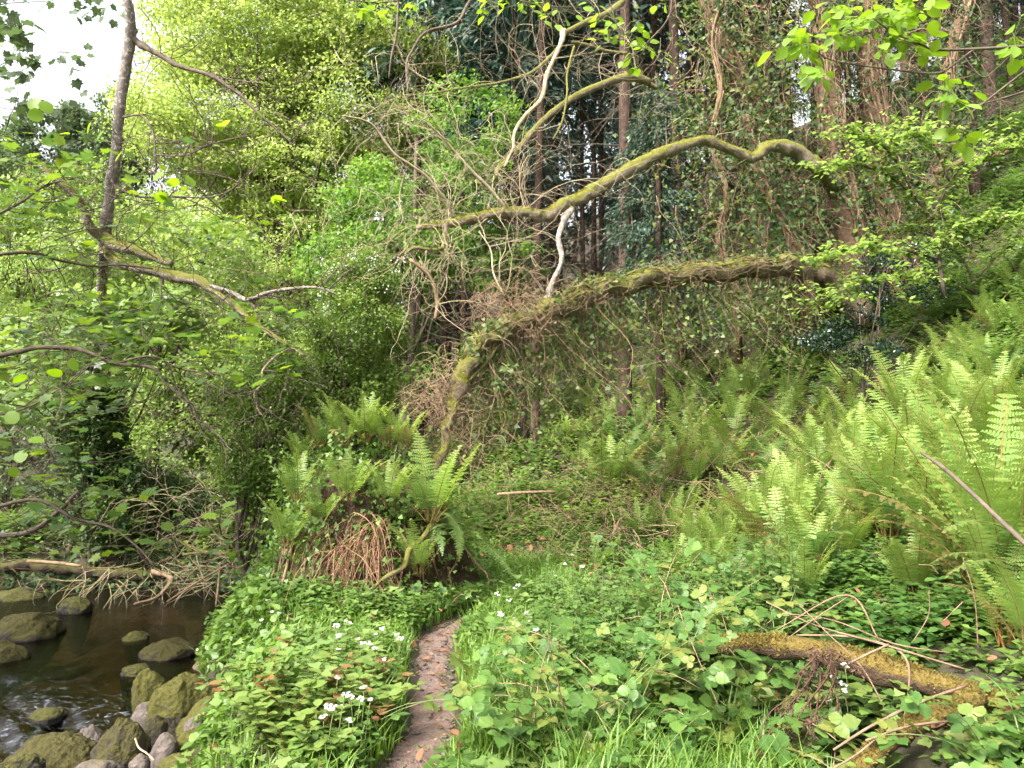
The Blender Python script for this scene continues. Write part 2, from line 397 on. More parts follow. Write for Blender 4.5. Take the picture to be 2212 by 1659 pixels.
PZ = H(PX, PY) + .022 - .05 * np.abs(offs[None]) ** 6 + .012 * np.sin(PX * 31 + PY * 17) * np.sin(PY * 23 - PX * 9) + rng.normal(0, .005, PX.shape)
ii = (np.arange(len(py) - 1)[:, None] * 13 + np.arange(12)[None]).ravel()
g = MB(); g.add(np.stack([PX, PY, PZ], -1).reshape(-1, 3), None, np.stack([ii, ii + 1, ii + 14, ii + 13], -1))
path = g.build('dirt_path', M_EARTH, kind='structure')

# river water: rippled sheet, choppier in the near riffle
wx = np.arange(-15, 1.5, .045); wy = np.arange(-1, 13, .045)
X, Y = np.meshgrid(wx, wy)
chop = sstep(8.3, 6.2, Y + .15 * (X + 4)) * .9 + .06
Zw = WATER_Z + chop * (chop * .03 * np.sin(X * 6 + Y * 8) + .016 * np.sin(X * 9 + Y * 13 + 2 * np.sin(X * 2.1)) + .014 * np.sin(X * 17 - Y * 11 + 1.5 * np.sin(Y * 3.3)) + .010 * np.sin(X * 29 + Y * 23 + np.sin(X * 7)) + rng.normal(0, .006, X.shape))
nx = len(wx); ii = (np.arange(len(wy) - 1)[:, None] * nx + np.arange(nx - 1)[None]).ravel()
cx = X.ravel()[ii]; cyy = Y.ravel()[ii]; keep = river_in(cx, cyy) > -.6; ii = ii[keep]
m, nd, ln = mat_new('peaty_water')
tc = nd.new('ShaderNodeTexCoord').outputs['Object']
n1 = noise(nd, ln, 6, 4, .55, tc); n2 = noise(nd, ln, 22, 3, .6, tc)
ad = nd.new('ShaderNodeMath'); ad.operation = 'ADD'; ln.new(n1.outputs[0], ad.inputs[0]); ln.new(n2.outputs[0], ad.inputs[1])
bp = nd.new('ShaderNodeBump'); bp.inputs['Strength'].default_value = .4; bp.inputs['Distance'].default_value = .02; ln.new(ad.outputs[0], bp.inputs['Height'])
fr = nd.new('ShaderNodeFresnel'); fr.inputs['IOR'].default_value = 1.38; ln.new(bp.outputs[0], fr.inputs['Normal'])
gl = nd.new('ShaderNodeBsdfGlossy'); gl.inputs['Roughness'].default_value = .04; ln.new(bp.outputs[0], gl.inputs['Normal'])
tp = nd.new('ShaderNodeBsdfTransparent'); tp.inputs['Color'].default_value = (.33, .26, .15, 1)
ms = nd.new('ShaderNodeMixShader'); ln.new(fr.outputs[0], ms.inputs[0]); ln.new(tp.outputs[0], ms.inputs[1]); ln.new(gl.outputs[0], ms.inputs[2])
at = nd.new('ShaderNodeAttribute'); at.attribute_name = 'v'                 # riffle flecks: sky reflections painted bluish white, with some foam
mp = nd.new('ShaderNodeMapping'); mp.inputs['Scale'].default_value = (1.0, 2.2, 1); mp.inputs['Rotation'].default_value = (0, 0, .5); ln.new(tc, mp.inputs[0])
n3 = noise(nd, ln, 7, 7, .75, mp.outputs[0]); n3.inputs['Distortion'].default_value = 1.2
rf = ramp(nd, [(.55, (0, 0, 0)), (.68, (1, 1, 1))]); ln.new(n3.outputs[0], rf.inputs[0])
mf = nd.new('ShaderNodeMath'); mf.operation = 'MULTIPLY'; ln.new(rf.outputs[0], mf.inputs[0]); ln.new(at.outputs['Fac'], mf.inputs[1])
fo = nd.new('ShaderNodeBsdfDiffuse'); fo.inputs['Color'].default_value = (.55, .6, .68, 1)
ms2 = nd.new('ShaderNodeMixShader'); ln.new(mf.outputs[0], ms2.inputs[0]); ln.new(ms.outputs[0], ms2.inputs[1]); ln.new(fo.outputs[0], ms2.inputs[2]); ms = ms2
ln.new(ms.outputs[0], nd.new('ShaderNodeOutputMaterial').inputs['Surface'])
glint_foam = (sstep(7.7, 6.6, Y + .2 * (X + 4)) * sstep(4.6, 5.4, Y) * .75 * (.4 + .6 * np.clip(np.sin(X * 2.2 + 1.1) + np.sin(X * .9 + Y * 2.1), 0, 1))).ravel()
g = MB(); g.add(np.stack([X, Y, Zw], -1).reshape(-1, 3), None, np.stack([ii, ii + 1, ii + nx + 1, ii + nx], -1), glint_foam)
water = g.build('river_water', m, kind='structure')
# ------------------------------------------------------------------ boulders
def rock_mat(name, rock, moss, amount, up=.4):
    return bark_mat(name, rock, moss, amount, up, 7, 1.0, patch=.75)
M_ROCKS = [rock_mat('mossy_rock', ((.018, .015, .012), (.07, .058, .048)), ((.025, .024, .008), (.072, .062, .017)), .44),
           rock_mat('moss_clad_rock', ((.035, .03, .022), (.1, .085, .065)), ((.03, .032, .008), (.105, .095, .02)), .56),
           rock_mat('bare_rock', ((.06, .048, .042), (.17, .138, .12)), ((.08, .075, .015), (.15, .13, .03)), .12),
           rock_mat('wet_dark_rock', ((.012, .011, .01), (.05, .045, .04)), ((.03, .03, .01), (.09, .085, .02)), .35)]
def ico(n):
    import bmesh
    bm = bmesh.new(); bmesh.ops.create_icosphere(bm, subdivisions=n, radius=1)
    V = np.array([v.co[:] for v in bm.verts]); F = np.array([[v.index for v in f.verts] for f in bm.faces]); bm.free()
    return V, F
ICO = {k: ico(k) for k in (3, 4, 5, 6)}
def fbm(V, seed, f0=1.1, octs=6, gain=.5):
    r = np.random.default_rng(seed); out = np.zeros(len(V)); a = 1.0; f = f0
    for _ in range(octs):
        for _k in range(3):
            d = r.normal(0, 1, 3); d /= np.linalg.norm(d)
            out += a * np.sin(V @ d * f * 2.2 + r.uniform(0, 6.28) + 1.3 * np.sin(V @ np.roll(d, 1) * f * 1.7)) / 3
        a *= gain; f *= 2.05
    return out
def boulder(u, v, Y, wpx, hpx, label, mat=0, sub=5, seed=0, name='boulder', cat='boulder', rotz=None, group='boulders in and beside the river'):
    c = P(u, v + hpx * .36, Y); rx = wpx / 2 / FPX * Y * .92; rz = hpx * .7 / FPX * Y
    if c[2] < WATER_Z + .12: c[2] -= .05
    rr = np.random.default_rng(seed + 77)
    V, F = ICO[sub]; V = V.copy()
    for _ in range(7):                                   # ease flats onto the ball
        d = rr.normal(0, 1, 3) + (0, 0, .4); d /= np.linalg.norm(d); h = rr.uniform(.66, .9)
        k = V @ d; V = V - np.maximum(0, k - h)[:, None] * d * .72
    V = V * (1 + .13 * fbm(V, seed, 1.1, 4))[:, None]
    V = V * (1 + .045 * fbm(V, seed + 5, 5, 5, .62))[:, None]
    a = rr.uniform(0, 6.28) if rotz is None else rotz
    ry = rx * rr.uniform(.7, 1.0)
    V = V * np.array((rx, ry, rz))
    ca, sa = math.cos(a * .15), math.sin(a * .15)
    V = np.stack([V[:, 0] * ca - V[:, 1] * sa, V[:, 0] * sa + V[:, 1] * ca, V[:, 2]], -1)
    zmin = V[:, 2].min(); gz = hz(c[0], Y)
    if c[2] + zmin > gz:                                  # reach down to the bed
        lo = V[:, 2] < 0; q = V[lo, 2] / zmin; sq = 1 - .45 * q if gz < WATER_Z - .1 else 1 + .1 * q; V[lo, 0] *= sq; V[lo, 1] *= sq; V[lo, 2] *= (gz - .03 - c[2]) / zmin
    m_ = MB(); m_.add(V, F); me = m_.mesh(name, M_ROCKS[mat])
    o = obj(name, me); o.location = tuple(c); tag(o, label, cat, group)
    return o
BOULDERS = [
 (67, 1335, 9.2, 155, 66, 'long low mossy boulder in the pool at the left edge', 0),
 (12, 1393, 8.2, 100, 78, 'round mossy boulder cut by the left edge of the picture', 0),
 (292, 1366, 9.0, 66, 26, 'small dark wet stone just left of the pointed midstream rock', 3),
 (360, 1388, 8.3, 128, 56, 'pointed olive rock standing alone in midstream with wet foot', 0),
 (297, 1433, 7.7, 78, 30, 'low half submerged stone below the pointed midstream rock', 3),
 (398, 1487, 6.1, 140, 116, 'largest dome of green moss on the right water edge', 1),
 (322, 1478, 6.5, 72, 84, 'narrow mossy boulder leaning on the left of the moss dome', 1),
 (448, 1532, 5.85, 130, 72, 'flat yellow mossed boulder in front of the moss dome', 1),
 (312, 1536, 6.0, 60, 44, 'bare grey stone at the waterline under the moss dome', 2),
 (262, 1592, 5.15, 122, 116, 'tall rounded olive boulder in the near row, standing upright', 0),
 (196, 1590, 5.5, 76, 78, 'pale bare boulder behind the tall rounded olive one', 2),
 (108, 1622, 5.15, 205, 118, 'broad dark brown boulder in the near left corner', 0),
 (352, 1608, 5.15, 76, 66, 'flat pale pinkish stone between the near boulders', 2),
 (408, 1600, 5.3, 70, 60, 'small mossy stone right of the flat pale stone', 1),
 (452, 1622, 5.0, 86, 66, 'dark mossy stone at the foot of the leafy bank', 0),
 (385, 1652, 4.75, 110, 52, 'mossy stone at the bottom edge below the pale stone', 1),
 (470, 1662, 4.6, 130, 50, 'bright yellow mossed stone at the bottom edge by the bank', 1),
 (205, 1660, 4.75, 110, 46, 'pale mossy stone at the bottom edge below the tall boulder', 2),
 (520, 1632, 4.9, 74, 62, 'dark shaggy mossed stone under the overhanging herbs', 0),
 (166, 1296, 10.4, 78, 44, 'dark mossy boulder in the shade below the far log', 3),
 (30, 1278, 11.3, 130, 46, 'wide black boulder under the end of the far log', 3),
 (105, 1522, 6.5, 80, 26, 'dark stone awash in the riffle', 3),
 (338, 1556, 5.7, 50, 34, 'little brown stone wedged between moss dome and near row', 0),
 (30, 1655, 4.8, 120, 60, 'dark stone at the bottom left corner', 3),
 (480, 1580, 5.4, 70, 50, 'mossy stone half under bank leaves beside the flat mossed boulder', 1),
 (300, 1640, 4.9, 46, 30, 'small pink cobble at the bottom between mossy stones', 2),
 (420, 1560, 5.6, 44, 30, 'small grey cobble in the gap below the flat mossed boulder', 2),
]
for k, (u, v, Yd, w_, h_, lab, mt) in enumerate(BOULDERS):
    boulder(u, v, Yd, w_, h_, lab, mt, 6 if (w_ > 110 and Yd < 7) else 5, seed=k * 3 + 1)
# river-bed gravel between the near boulders
gv = MB(); V0, F0 = ICO[3]
for _ in range(260):
    y = RU(4.3, 6.6); x = np.interp(y, RIVR[:, 0], RIVR[:, 1]) + RU(-.9, .25)
    r = RU(.02, .06); V = V0[::1] * (1 + .2 * fbm(V0, int(RU(0, 1e6)), 1, 2))[:, None] * np.array((r, r * RU(.6, 1), r * .6))
    gv.add(V + np.array((x, y, hz(x, y) + r * .2 + .02)), F0)
go = gv.build('gravel', M_ROCKS[2], kind='stuff'); tag(go, 'loose gravel and cobbles between the near boulders', 'gravel')

# ------------------------------------------------------------------ branching helpers
def px_path(rows, per=6):
    """rows (u, v, Y, width px) -> points and radii"""
    a = np.array([[*P(u, v, Yd), wd / 2 / FPX * Yd] for u, v, Yd, wd in rows])
    s = spline(a, per); return s[:, :3], np.maximum(s[:, 3], .0015)
def px_branch(name, rows, mat, parent, sides=10, rough=.12, per=6):
    p, r = px_path(rows, per)
    if sides >= 7:
        k = np.arange(len(r)); ph = RU(0, 6.28, 4); r = r * (1 + .05 * np.sin(k * .9 + ph[0]) * np.sin(k * .37 + ph[1]) + .06 * np.sin(k * .21 + ph[2]) + .16 * np.clip(np.sin(k * .53 + ph[3]) - .86, 0, 1) / .14)
    m_ = MB(); tube(m_, p, r, sides, rough)
    return m_.build(name, mat, parent), p, r
def twig_paths(p0, d0, L, r0, depth, curl=.35, grav=0.0, n=9, fork=(2, 4), spread=.8, out=None):
    if out is None: out = []
    pts = wander(p0, d0, L, n, curl, grav); out.append((pts, np.linspace(r0, r0 * .22, len(pts)), depth))
    if depth > 0:
        for _ in range(int(rng.integers(fork[0], fork[1] + 1))):
            i = int(rng.integers(2, len(pts) - 1)); t = unit(pts[i + 1] - pts[i])
            d = unit(t + rdir(1)[0] * spread); 
            twig_paths(pts[i], d, L * RU(.45, .75), r0 * .55, depth - 1, curl, grav, max(5, n - 2), fork, spread, out)
    return out
def twigs_to(out, parent, mat, each=0, name='twig', rest='twigs', sides=4):
    """the `each` longest become parts of their own, the rest one stuff part"""
    order = sorted(range(len(out)), key=lambda k: -len(out[k][0]) * out[k][1][0])
    rm = MB()
    for j, k in enumerate(order):
        pts, rad, _ = out[k]
        if j < each:
            m_ = MB(); tube(m_, pts, rad, sides + 1); m_.build(name, mat, parent)
        else: tube(rm, pts, rad, sides, cap=False)
    if rm.n: rm.build(rest, mat, parent, kind='stuff')

# ------------------------------------------------------------------ the fallen tree
TR = [(940, 1062, 8.05, 15), (950, 1000, 8.1, 17), (964, 936, 8.15, 18), (976, 886, 8.2, 20), (990, 843, 8.3, 36), (1004, 800, 8.4, 44), (1037, 746, 8.6, 46), (1087, 713, 8.9, 46),
      (1170, 676, 9.4, 50), (1237, 650, 9.9, 54), (1287, 630, 10.2, 50), (1370, 610, 10.8, 48), (1475, 592, 11.5, 48), (1575, 584, 12.2, 50), (1675, 574, 12.9, 50), (1735, 582, 13.3, 54), (1800, 610, 13.6, 62), (1870, 690, 13.9, 80)]
base = P(1870, 690, 13.9)
ft = thing('fallen_tree', 'mossy fallen tree arching over the path from the wooded slope to the root mound', 'tree', (base[0], base[1], hz(base[0], base[1])))
trunk_pts, trunk_r = px_path([(a, c, d, e * (.8 if a > 985 else 1)) for a, c, d, e in TR], 10)
k_ = np.arange(len(trunk_r)); trunk_pts = trunk_pts + np.stack([.02 * np.sin(k_ * .5), .02 * np.sin(k_ * .37 + 1), .03 * np.sin(k_ * .61 + 2)], -1); trunk_r = trunk_r * (1 + .08 * np.sin(k_ * .8) * np.sin(k_ * .23))
m_ = MB(); tube(m_, trunk_pts, trunk_r, 18, .2); trunk = m_.build('trunk', M_TRUNK, ft)
lb, limb_pts, limb_r = px_branch('limb', [(1812, 400, 14.15, 40), (1785, 378, 13.7, 36), (1755, 352, 13.3, 33), (1715, 325, 13.1, 30), (1680, 314, 12.9, 27), (1652, 322, 12.7, 24), (1625, 341, 12.5, 22), (1580, 325, 12.3, 20),
    (1530, 305, 12, 21), (1480, 312, 11.7, 22), (1410, 340, 11.3, 25), (1350, 372, 11, 27), (1290, 408, 10.7, 29), (1250, 430, 10.5, 28), (1210, 447, 10.3, 24), (1172, 468, 10.2, 25), (1130, 458, 10.1, 21), (1080, 460, 10, 21), (1040, 468, 9.9, 20), (990, 480, 9.8, 20), (950, 487, 9.7, 15), (910, 492, 9.6, 11)], M_LIMB, ft, 14, .2, 8)
BR = []
def fbranch(rows, mat=M_LIMB, sides=8, rough=.1):
    o, p, r = px_branch('branch', rows, mat, ft, sides, rough); BR.append((p, r)); return o
fbranch([(1180, 652, 9.5, 16), (1193, 610, 9.6, 13), (1214, 562, 9.8, 11), (1206, 515, 10, 11), (1218, 480, 10.2, 14), (1236, 450, 10.3, 15)], M_ALDER, 10, .22)
fbranch([(1400, 178, 12.4, 16), (1370, 166, 12.2, 18), (1330, 172, 12, 17), (1250, 205, 11.5, 16), (1190, 245, 11.2, 14), (1150, 285, 11, 13), (1120, 320, 10.9, 12), (1080, 362, 10.6, 9), (1062, 395, 10.4, 6)])
fbranch([(1420, 190, 12.5, 10), (1390, 175, 12.4, 14), (1370, 166, 12.2, 17)])
fbranch([(1345, 5, 13, 14), (1310, 30, 12.6, 13), (1270, 45, 12.2, 13), (1230, 66, 11.8, 11), (1215, 70, 11.6, 12)])
fbranch([(1217, 66, 11.6, 15), (1214, 88, 11.5, 11), (1200, 120, 11.4, 10), (1182, 160, 11.3, 11), (1175, 195, 11.2, 10), (1165, 220, 11.1, 9), (1135, 250, 11, 9), (1112, 285, 10.9, 8), (1108, 320, 10.8, 6), (1090, 360, 10.6, 5)], M_TWIG)
fbranch([(1355, 116, 12.4, 9), (1310, 110, 12.2, 8), (1270, 98, 12, 8), (1235, 90, 11.8, 6)])
fbranch([(1215, 90, 11.5, 7), (1190, 120, 11.4, 7), (1150, 155, 11.2, 7), (1110, 170, 11, 6), (1060, 182, 10.8, 6), (1000, 190, 10.5, 5), (940, 200, 10.2, 4), (880, 206, 10, 3)], M_ALDERM, 6)
fbranch([(965, 480, 9.7, 12), (962, 505, 9.7, 11), (955, 535, 9.6, 9), (930, 540, 9.5, 8), (895, 535, 9.4, 8), (875, 550, 9.4, 7)])
fbranch([(978, 470, 9.8, 8), (968, 440, 9.7, 8), (945, 410, 9.6, 8), (920, 380, 9.5, 7), (885, 355, 9.4, 6), (850, 330, 9.3, 6), (810, 275, 9.2, 5), (780, 258, 9.1, 4), (740, 250, 9, 3)], M_TWIG, 6)
fbranch([(1090, 448, 10, 8), (1060, 410, 9.9, 8), (1020, 370, 9.8, 7), (985, 330, 9.7, 5), (950, 290, 9.6, 4), (915, 260, 9.5, 3)], M_TWIG, 6)
fbranch([(1090, 640, 9.1, 4), (1066, 590, 9.2, 4), (1060, 540, 9.3, 3), (1035, 500, 9.4, 2)], M_TWIG, 5)
fbranch([(885, 560, 9, 7), (930, 600, 9.1, 8), (945, 650, 9.2, 9), (940, 690, 9.2, 8)], M_BTWIG, 6)
fbranch([(1085, 720, 8.85, 8), (1060, 770, 8.6, 8), (1020, 815, 8.4, 7), (995, 850, 8.3, 6)], M_TRUNK, 6)
fbranch([(1240, 100, 11.6, 6), (1225, 160, 11.3, 5), (1225, 200, 11.1, 5), (1215, 260, 10.9, 5), (1195, 300, 10.7, 4)], M_LIMB, 5)
m_ = MB(); p, r = px_path([(912, 490, 9.6, 11), (900, 493, 9.58, 7)], 3); tube(m_, p, r, 6, .3); m_.build('broken_end', M_BTWIG, ft)
# bare twigs springing off the branches
tw = []
def twig_burst(src, n, L, r, depth, curl=.4, grav=.0, dirbias=(-.5, -.1, .3), frac=(0.0, 1.0)):
    p, rr = src
    for _ in range(n):
        i = int((len(p) - 2) * RU(*frac)); 
        d = unit(rdir(1)[0] * .9 + np.array(dirbias))
        twig_paths(p[i], d, RU(*L), r, depth, curl, grav, 10, (1, 3), .7, tw)
for k, (p, r) in enumerate(BR):
    if k == 0: n = 4
    elif k in (8, 9): n = 16
    elif k in (11, 12): n = 4
    else: n = 10
    twig_burst((p, r), int(n * .5 + 1), (.7, 1.9), .0056, 2, .33, .02)
twig_burst((limb_pts, limb_r), 24, (.8, 2.1), .0066, 2, .33, .0, (-.5, -.1, .5), (.72, 1.0))
twig_burst((limb_pts, limb_r), 14, (.5, 1.2), .005, 1, .5, .05, (-.3, -.1, .4), (.25, .7))
# fine spray filling the dead crown left of the limb
for _ in range(64):
    u = RU(620, 1230); v = RU(90, 560)
    if (u - 930) ** 2 / 330 ** 2 + (v - 340) ** 2 / 270 ** 2 > 1: continue
    Yd = 9.3 + (u - 700) / 500 * 1.6 + RU(-.5, .5)
    twig_paths(P(u, v, Yd), unit(np.array((RU(-1.2, .2), RU(-.3, .3), RU(-.4, .8)))), RU(.6, 1.8), .0048, 1, .36, .03, 11, (2, 4), .7, tw)
# drooping tassel below the broken end
for _ in range(40):
    twig_paths(P(RU(860, 1010), RU(500, 600), 9.4 + RU(-.3, .3)), (RU(-.6, .6), RU(-.2, .2), -1), RU(.4, 1.0), .004, 1, .5, .02, 9, (1, 2), .6, tw)
twigs_to(tw, ft, M_TWIG, 220, 'twig', 'fine_twigs')

# ivy stems braided along the trunk, with its dead tangle and hanging strands
iv = thing('ivy', 'bare ivy stems and yellowing leaves draped over the arching fallen trunk', 'ivy', tuple(trunk_pts[100]))
st = []
tang = unit(np.gradient(trunk_pts, axis=0))
def on_trunk(i, ang, off=1.0):
    t = tang[i]; a_ = unit(np.cross(t, (0, 0, 1))); b_ = np.cross(a_, t)
    return trunk_pts[i] + (a_ * math.cos(ang) + b_ * math.sin(ang)) * (trunk_r[i] * off + .01)
NT = len(trunk_pts)
for _ in range(46):
    i0 = int(RU(.28, .85) * NT); L = int(RU(18, 60)); a0 = RU(0, 6.28); dr = RU(-.07, .07); pts = []
    aw = a0
    for i in range(i0, min(NT - 1, i0 + L)): aw += dr + rng.normal(0, .13); pts.append(on_trunk(i, aw, RU(1.02, 1.1)))
    if len(pts) > 4: st.append((np.array(pts), np.full(len(pts), RU(.004, .013)) * RU(.7, 1.2, len(pts)), 0))
twigs_to(st, iv, M_TRUNK, 46, 'stem', 'stems', 5)
tg = []
def tangle(u, v, Yd, su, sv, n, L, r=.004, grav=0.0, curl=.6, depth=0):
    for _ in range(n):
        p = P(u + rng.normal(0, su), v + rng.normal(0, sv), Yd + rng.normal(0, .15))
        twig_paths(p, rdir(1)[0], RU(L * .5, L * 1.3), r, depth, curl, grav, 8, (1, 2), .8, tg)
tangle(1105, 640, 9.0, 44, 22, 170, .38); tangle(1135, 685, 8.9, 36, 26, 90, .45, grav=.06); tangle(1240, 630, 9.8, 50, 20, 80, .4, grav=.03); tangle(1420, 590, 11, 90, 18, 110, .45, grav=.05); tangle(1600, 570, 12.2, 70, 16, 70, .45, grav=.05)
tangle(955, 800, 8.35, 14, 30, 60, .4, grav=.04); tangle(935, 860, 8.3, 32, 30, 150, .38, grav=.05); tangle(990, 930, 8.35, 38, 45, 170, .5, grav=.12)
tangle(1060, 690, 8.8, 30, 20, 60, .35)
twigs_to(tg, iv, M_BTWIG, 60, 'dead_stem', 'dead_stems', 3)
hang = []; lv_p = []
for _ in range(340):
    i = int(RU(.34, .9) * NT); p = on_trunk(i, RU(-2.6, -.5), 1.0)
    ps = wander(p, (RU(-.3, .3), RU(-.3, .3), -1), RU(.3, 2.3), 12, .35, .22); hang.append((ps, np.linspace(.005, .002, len(ps)), 0))
    for q in ps[2:]:
        for _k in range(int(rng.integers(0, 4))): lv_p.append(q + rng.normal(0, .05, 3))
twigs_to(hang, iv, M_BTWIG, 60, 'hanging_stem', 'hanging_stems', 3)
for _ in range(1000):
    i = int(RU(.3, .95) * NT); lv_p.append(on_trunk(i, RU(.2, 2.9), RU(1.0, 1.7)) + rng.normal(0, .04, 3))
for _ in range(350): lv_p.append(P(RU(1180, 1700), RU(610, 760), RU(9.5, 12)))
lv_p = np.array(lv_p); n = len(lv_p)
big = leaf_mesh('ivy_leaf_mesh', IVY, M_IVYL)
for q in lv_p[:200]: put('leaf', big, iv, q, rdir(1)[0] + (0, -.5, .6), rdir(1)[0] - (0, 0, .4), RU(.05, .085))
m_ = MB(); leaves(m_, lv_p[200:], rdir(n - 200) + (-.2, -.5, .6), rdir(n - 200) - (0, 0, .4), RU(.035, .075, n - 200), IVY); m_.build('foliage', M_IVYL, iv, kind='stuff')
# moss cushions along the trunk top
def moss_tufts(pts, rad, n, parent, mat, frac=(0, 1), L=(.012, .03), up=.2):
    t = unit(np.gradient(pts, axis=0)); idx = (RU(frac[0], frac[1], n) * (len(pts) - 2)).astype(int)
    a_ = unit(np.cross(t, (0, 0, 1))); b_ = np.cross(a_, t); ang = rng.normal(math.pi / 2, .85, n)
    nn = a_[idx] * np.cos(ang)[:, None] + b_[idx] * np.sin(ang)[:, None]
    p = pts[idx] + nn * rad[idx][:, None] * .97 + t[idx] * RU(-.03, .03, n)[:, None]
    m_ = MB(); leaves(m_, p, rdir(n), nn + rdir(n) * .8, RU(*L, n), NARROW); return m_.build('moss', mat, parent, kind='stuff')
M_MOSS = leaf_mat('moss_tuft', [(.1, .11, .012), (.17, .17, .02), (.27, .25, .04)], trans=.3, rough=.8)
M_OMOSS = leaf_mat('golden_moss_tuft', [(.085, .07, .014), (.14, .115, .022), (.23, .18, .04)], trans=.3, rough=.8)
moss_tufts(trunk_pts, trunk_r, 5000, ft, M_MOSS); moss_tufts(limb_pts, limb_r, 5000, ft, M_MOSS, (.2, 1))

# ------------------------------------------------------------------ ferns
def frond_template(L=1.0, th0=.15, arch=.7, width=.15, pairs=24, curl=0.0, stalk=.2, pin=6, droop=.2, lat=0.0, miss=.03):
    """a whole frond, rising along z and arching towards +x: leaf blade and stalk"""
    n = 40; t = np.linspace(0, 1, n + 1)
    th = th0 + arch * t ** 1.6 + curl * np.clip((t - .86) / .14, 0, 1) ** 1.5
    dx = np.sin(th); dz = np.cos(th); step = L / n
    step = np.where(t > .86, step * (1 - .55 * (curl > 1)), step)
    px = np.concatenate([[0], np.cumsum(dx[:-1] * step[:-1])]); pz = np.concatenate([[0], np.cumsum(dz[:-1] * step[:-1])])
    pyy = lat * L * t ** 2
    blade = MB()
    for k in range(pairs):
        tt = stalk + (1 - stalk) * (k + .5) / pairs
        cx, cz, a = np.interp(tt, t, px), np.interp(tt, t, pz), np.interp(tt, t, th)
        q = (tt - stalk) / (1 - stalk)
        wl = width * L * (min(1, .45 + q * 2.6)) * (1 - q) ** .75 * (1.12 - .1 * q) + .004
        if curl > 1 and tt > .88: wl *= .35
        wl0 = wl; cyy = np.interp(tt, t, pyy)
        T = np.array((math.sin(a), 0, math.cos(a))); Nn = np.array((-math.cos(a), 0, math.sin(a)))
        sp = L * (1 - stalk) / pairs
        for sg in (1, -1):
            if RU(0, 1) < miss: continue
            wl = wl0 * RU(.82, 1.1)
            d = unit(np.array((0, sg, 0)) + T * RU(.28, .5) + Nn * RU(-.1, .22)); e = unit(T - d * np.dot(T, d))
            nrm = np.cross(d, e)
            V = []; F = []
            for j in range(pin):
                f0, f1 = j / pin, (j + .86) / pin; bw = sp * .5 * (1 - .75 * ((f0 + f1) / 2) ** 1.5)
                for s2 in (1, -1):
                    b = len(V); dz0 = -droop * wl * f0 ** 2; dz1 = -droop * wl * f1 ** 2
                    c0 = d * wl * f0 + np.array((0, 0, dz0)); c1 = d * wl * f1 + np.array((0, 0, dz1))
                    V += [c0, c1, c1 + e * s2 * bw * .8 + d * wl * .04, (c0 + c1) / 2 + e * s2 * bw + d * wl * .02]
                    F.append((b, b + 1, b + 2, b + 3) if s2 < 0 else (b + 3, b + 2, b + 1, b))
            blade.add(np.array(V) + np.array((cx, cyy, cz)), None, F, .25 + .5 * q + RU(-.12, .12))
    st_ = MB(); pts = np.stack([px, pyy, pz], -1); tube(st_, pts[::2], np.linspace(.006, .0016, n + 1)[::2] * max(L, .6), 4)
    return blade, st_
def two_mat(b, s, name, m1, m2):
    """leaf blade and stalk of one frond in one mesh with two materials"""
    nf = sum(len(f) for f in b.F4) + sum(len(f) for f in b.F3)
    c = MB(); c.V = b.V + s.V; c.A = b.A + s.A; c.n = b.n + s.n
    c.F4 = b.F4 + [f + b.n for f in s.F4]; c.F3 = b.F3 + [f + b.n for f in s.F3]
    me = c.mesh(name, m1); me.materials.append(m2)
    ns3 = sum(len(f) for f in c.F3); nb4 = sum(len(f) for f in b.F4)
    mi = np.zeros(len(me.polygons), np.int32); mi[:ns3] = 1; mi[ns3 + nb4:] = 1
    me.polygons.foreach_set('material_index', mi); return me
FRONDS = {}
def frond_set(key, m1, m2, specs):
    FRONDS[key] = [two_mat(*frond_template(**sp), 'frond', m1, m2) for sp in specs]
young = [dict(th0=RU(0, .15), arch=RU(.15, .75), curl=[0, 3.4, 2.5, 4][k % 4], width=RU(.13, .19), lat=RU(-.25, .25), pairs=int(RU(20, 27)), stalk=RU(.16, .3), miss=.06) for k in range(8)] + [dict(th0=.08, arch=.5, curl=3.4, width=.15), dict(th0=.1, arch=.7, curl=3.6, width=.16), dict(th0=.05, arch=.35, curl=4.2, width=.14),
         dict(th0=.1, arch=.6, curl=0, width=.17), dict(th0=.1, arch=.6, curl=2.6, width=.18), dict(th0=.1, arch=.75, curl=0, width=.16)]
old = [dict(th0=RU(.1, .4), arch=RU(.9, 1.7), width=RU(.14, .19), lat=RU(-.3, .3), pairs=int(RU(20, 27)), miss=.08) for k in range(5)] + [dict(th0=.2, arch=1.1, width=.17), dict(th0=.25, arch=1.4, width=.18), dict(th0=.15, arch=.9, width=.16), dict(th0=.3, arch=1.7, width=.17)]
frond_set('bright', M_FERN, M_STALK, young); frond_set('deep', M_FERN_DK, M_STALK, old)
M_FERN_OLD = leaf_mat('tired_fern', [(.1, .11, .03), (.17, .14, .05), (.2, .2, .06)], trans=.35)
frond_set('tired', M_FERN_OLD, M_STALK, old[:4])
frond_set('dead', M_DEADLEAF, M_STRAW, [dict(th0=1.2, arch=1.5, width=.08, droop=.9), dict(th0=1.0, arch=1.8, width=.07, droop=1.0), dict(th0=.9, arch=2.0, width=.06, droop=1.0)])
frond_set('withered', M_DARKDEAD, M_STRAW, [dict(th0=.9, arch=1.5, width=.1, droop=1.1), dict(th0=.7, arch=2.1, width=.09, droop=1.2)])
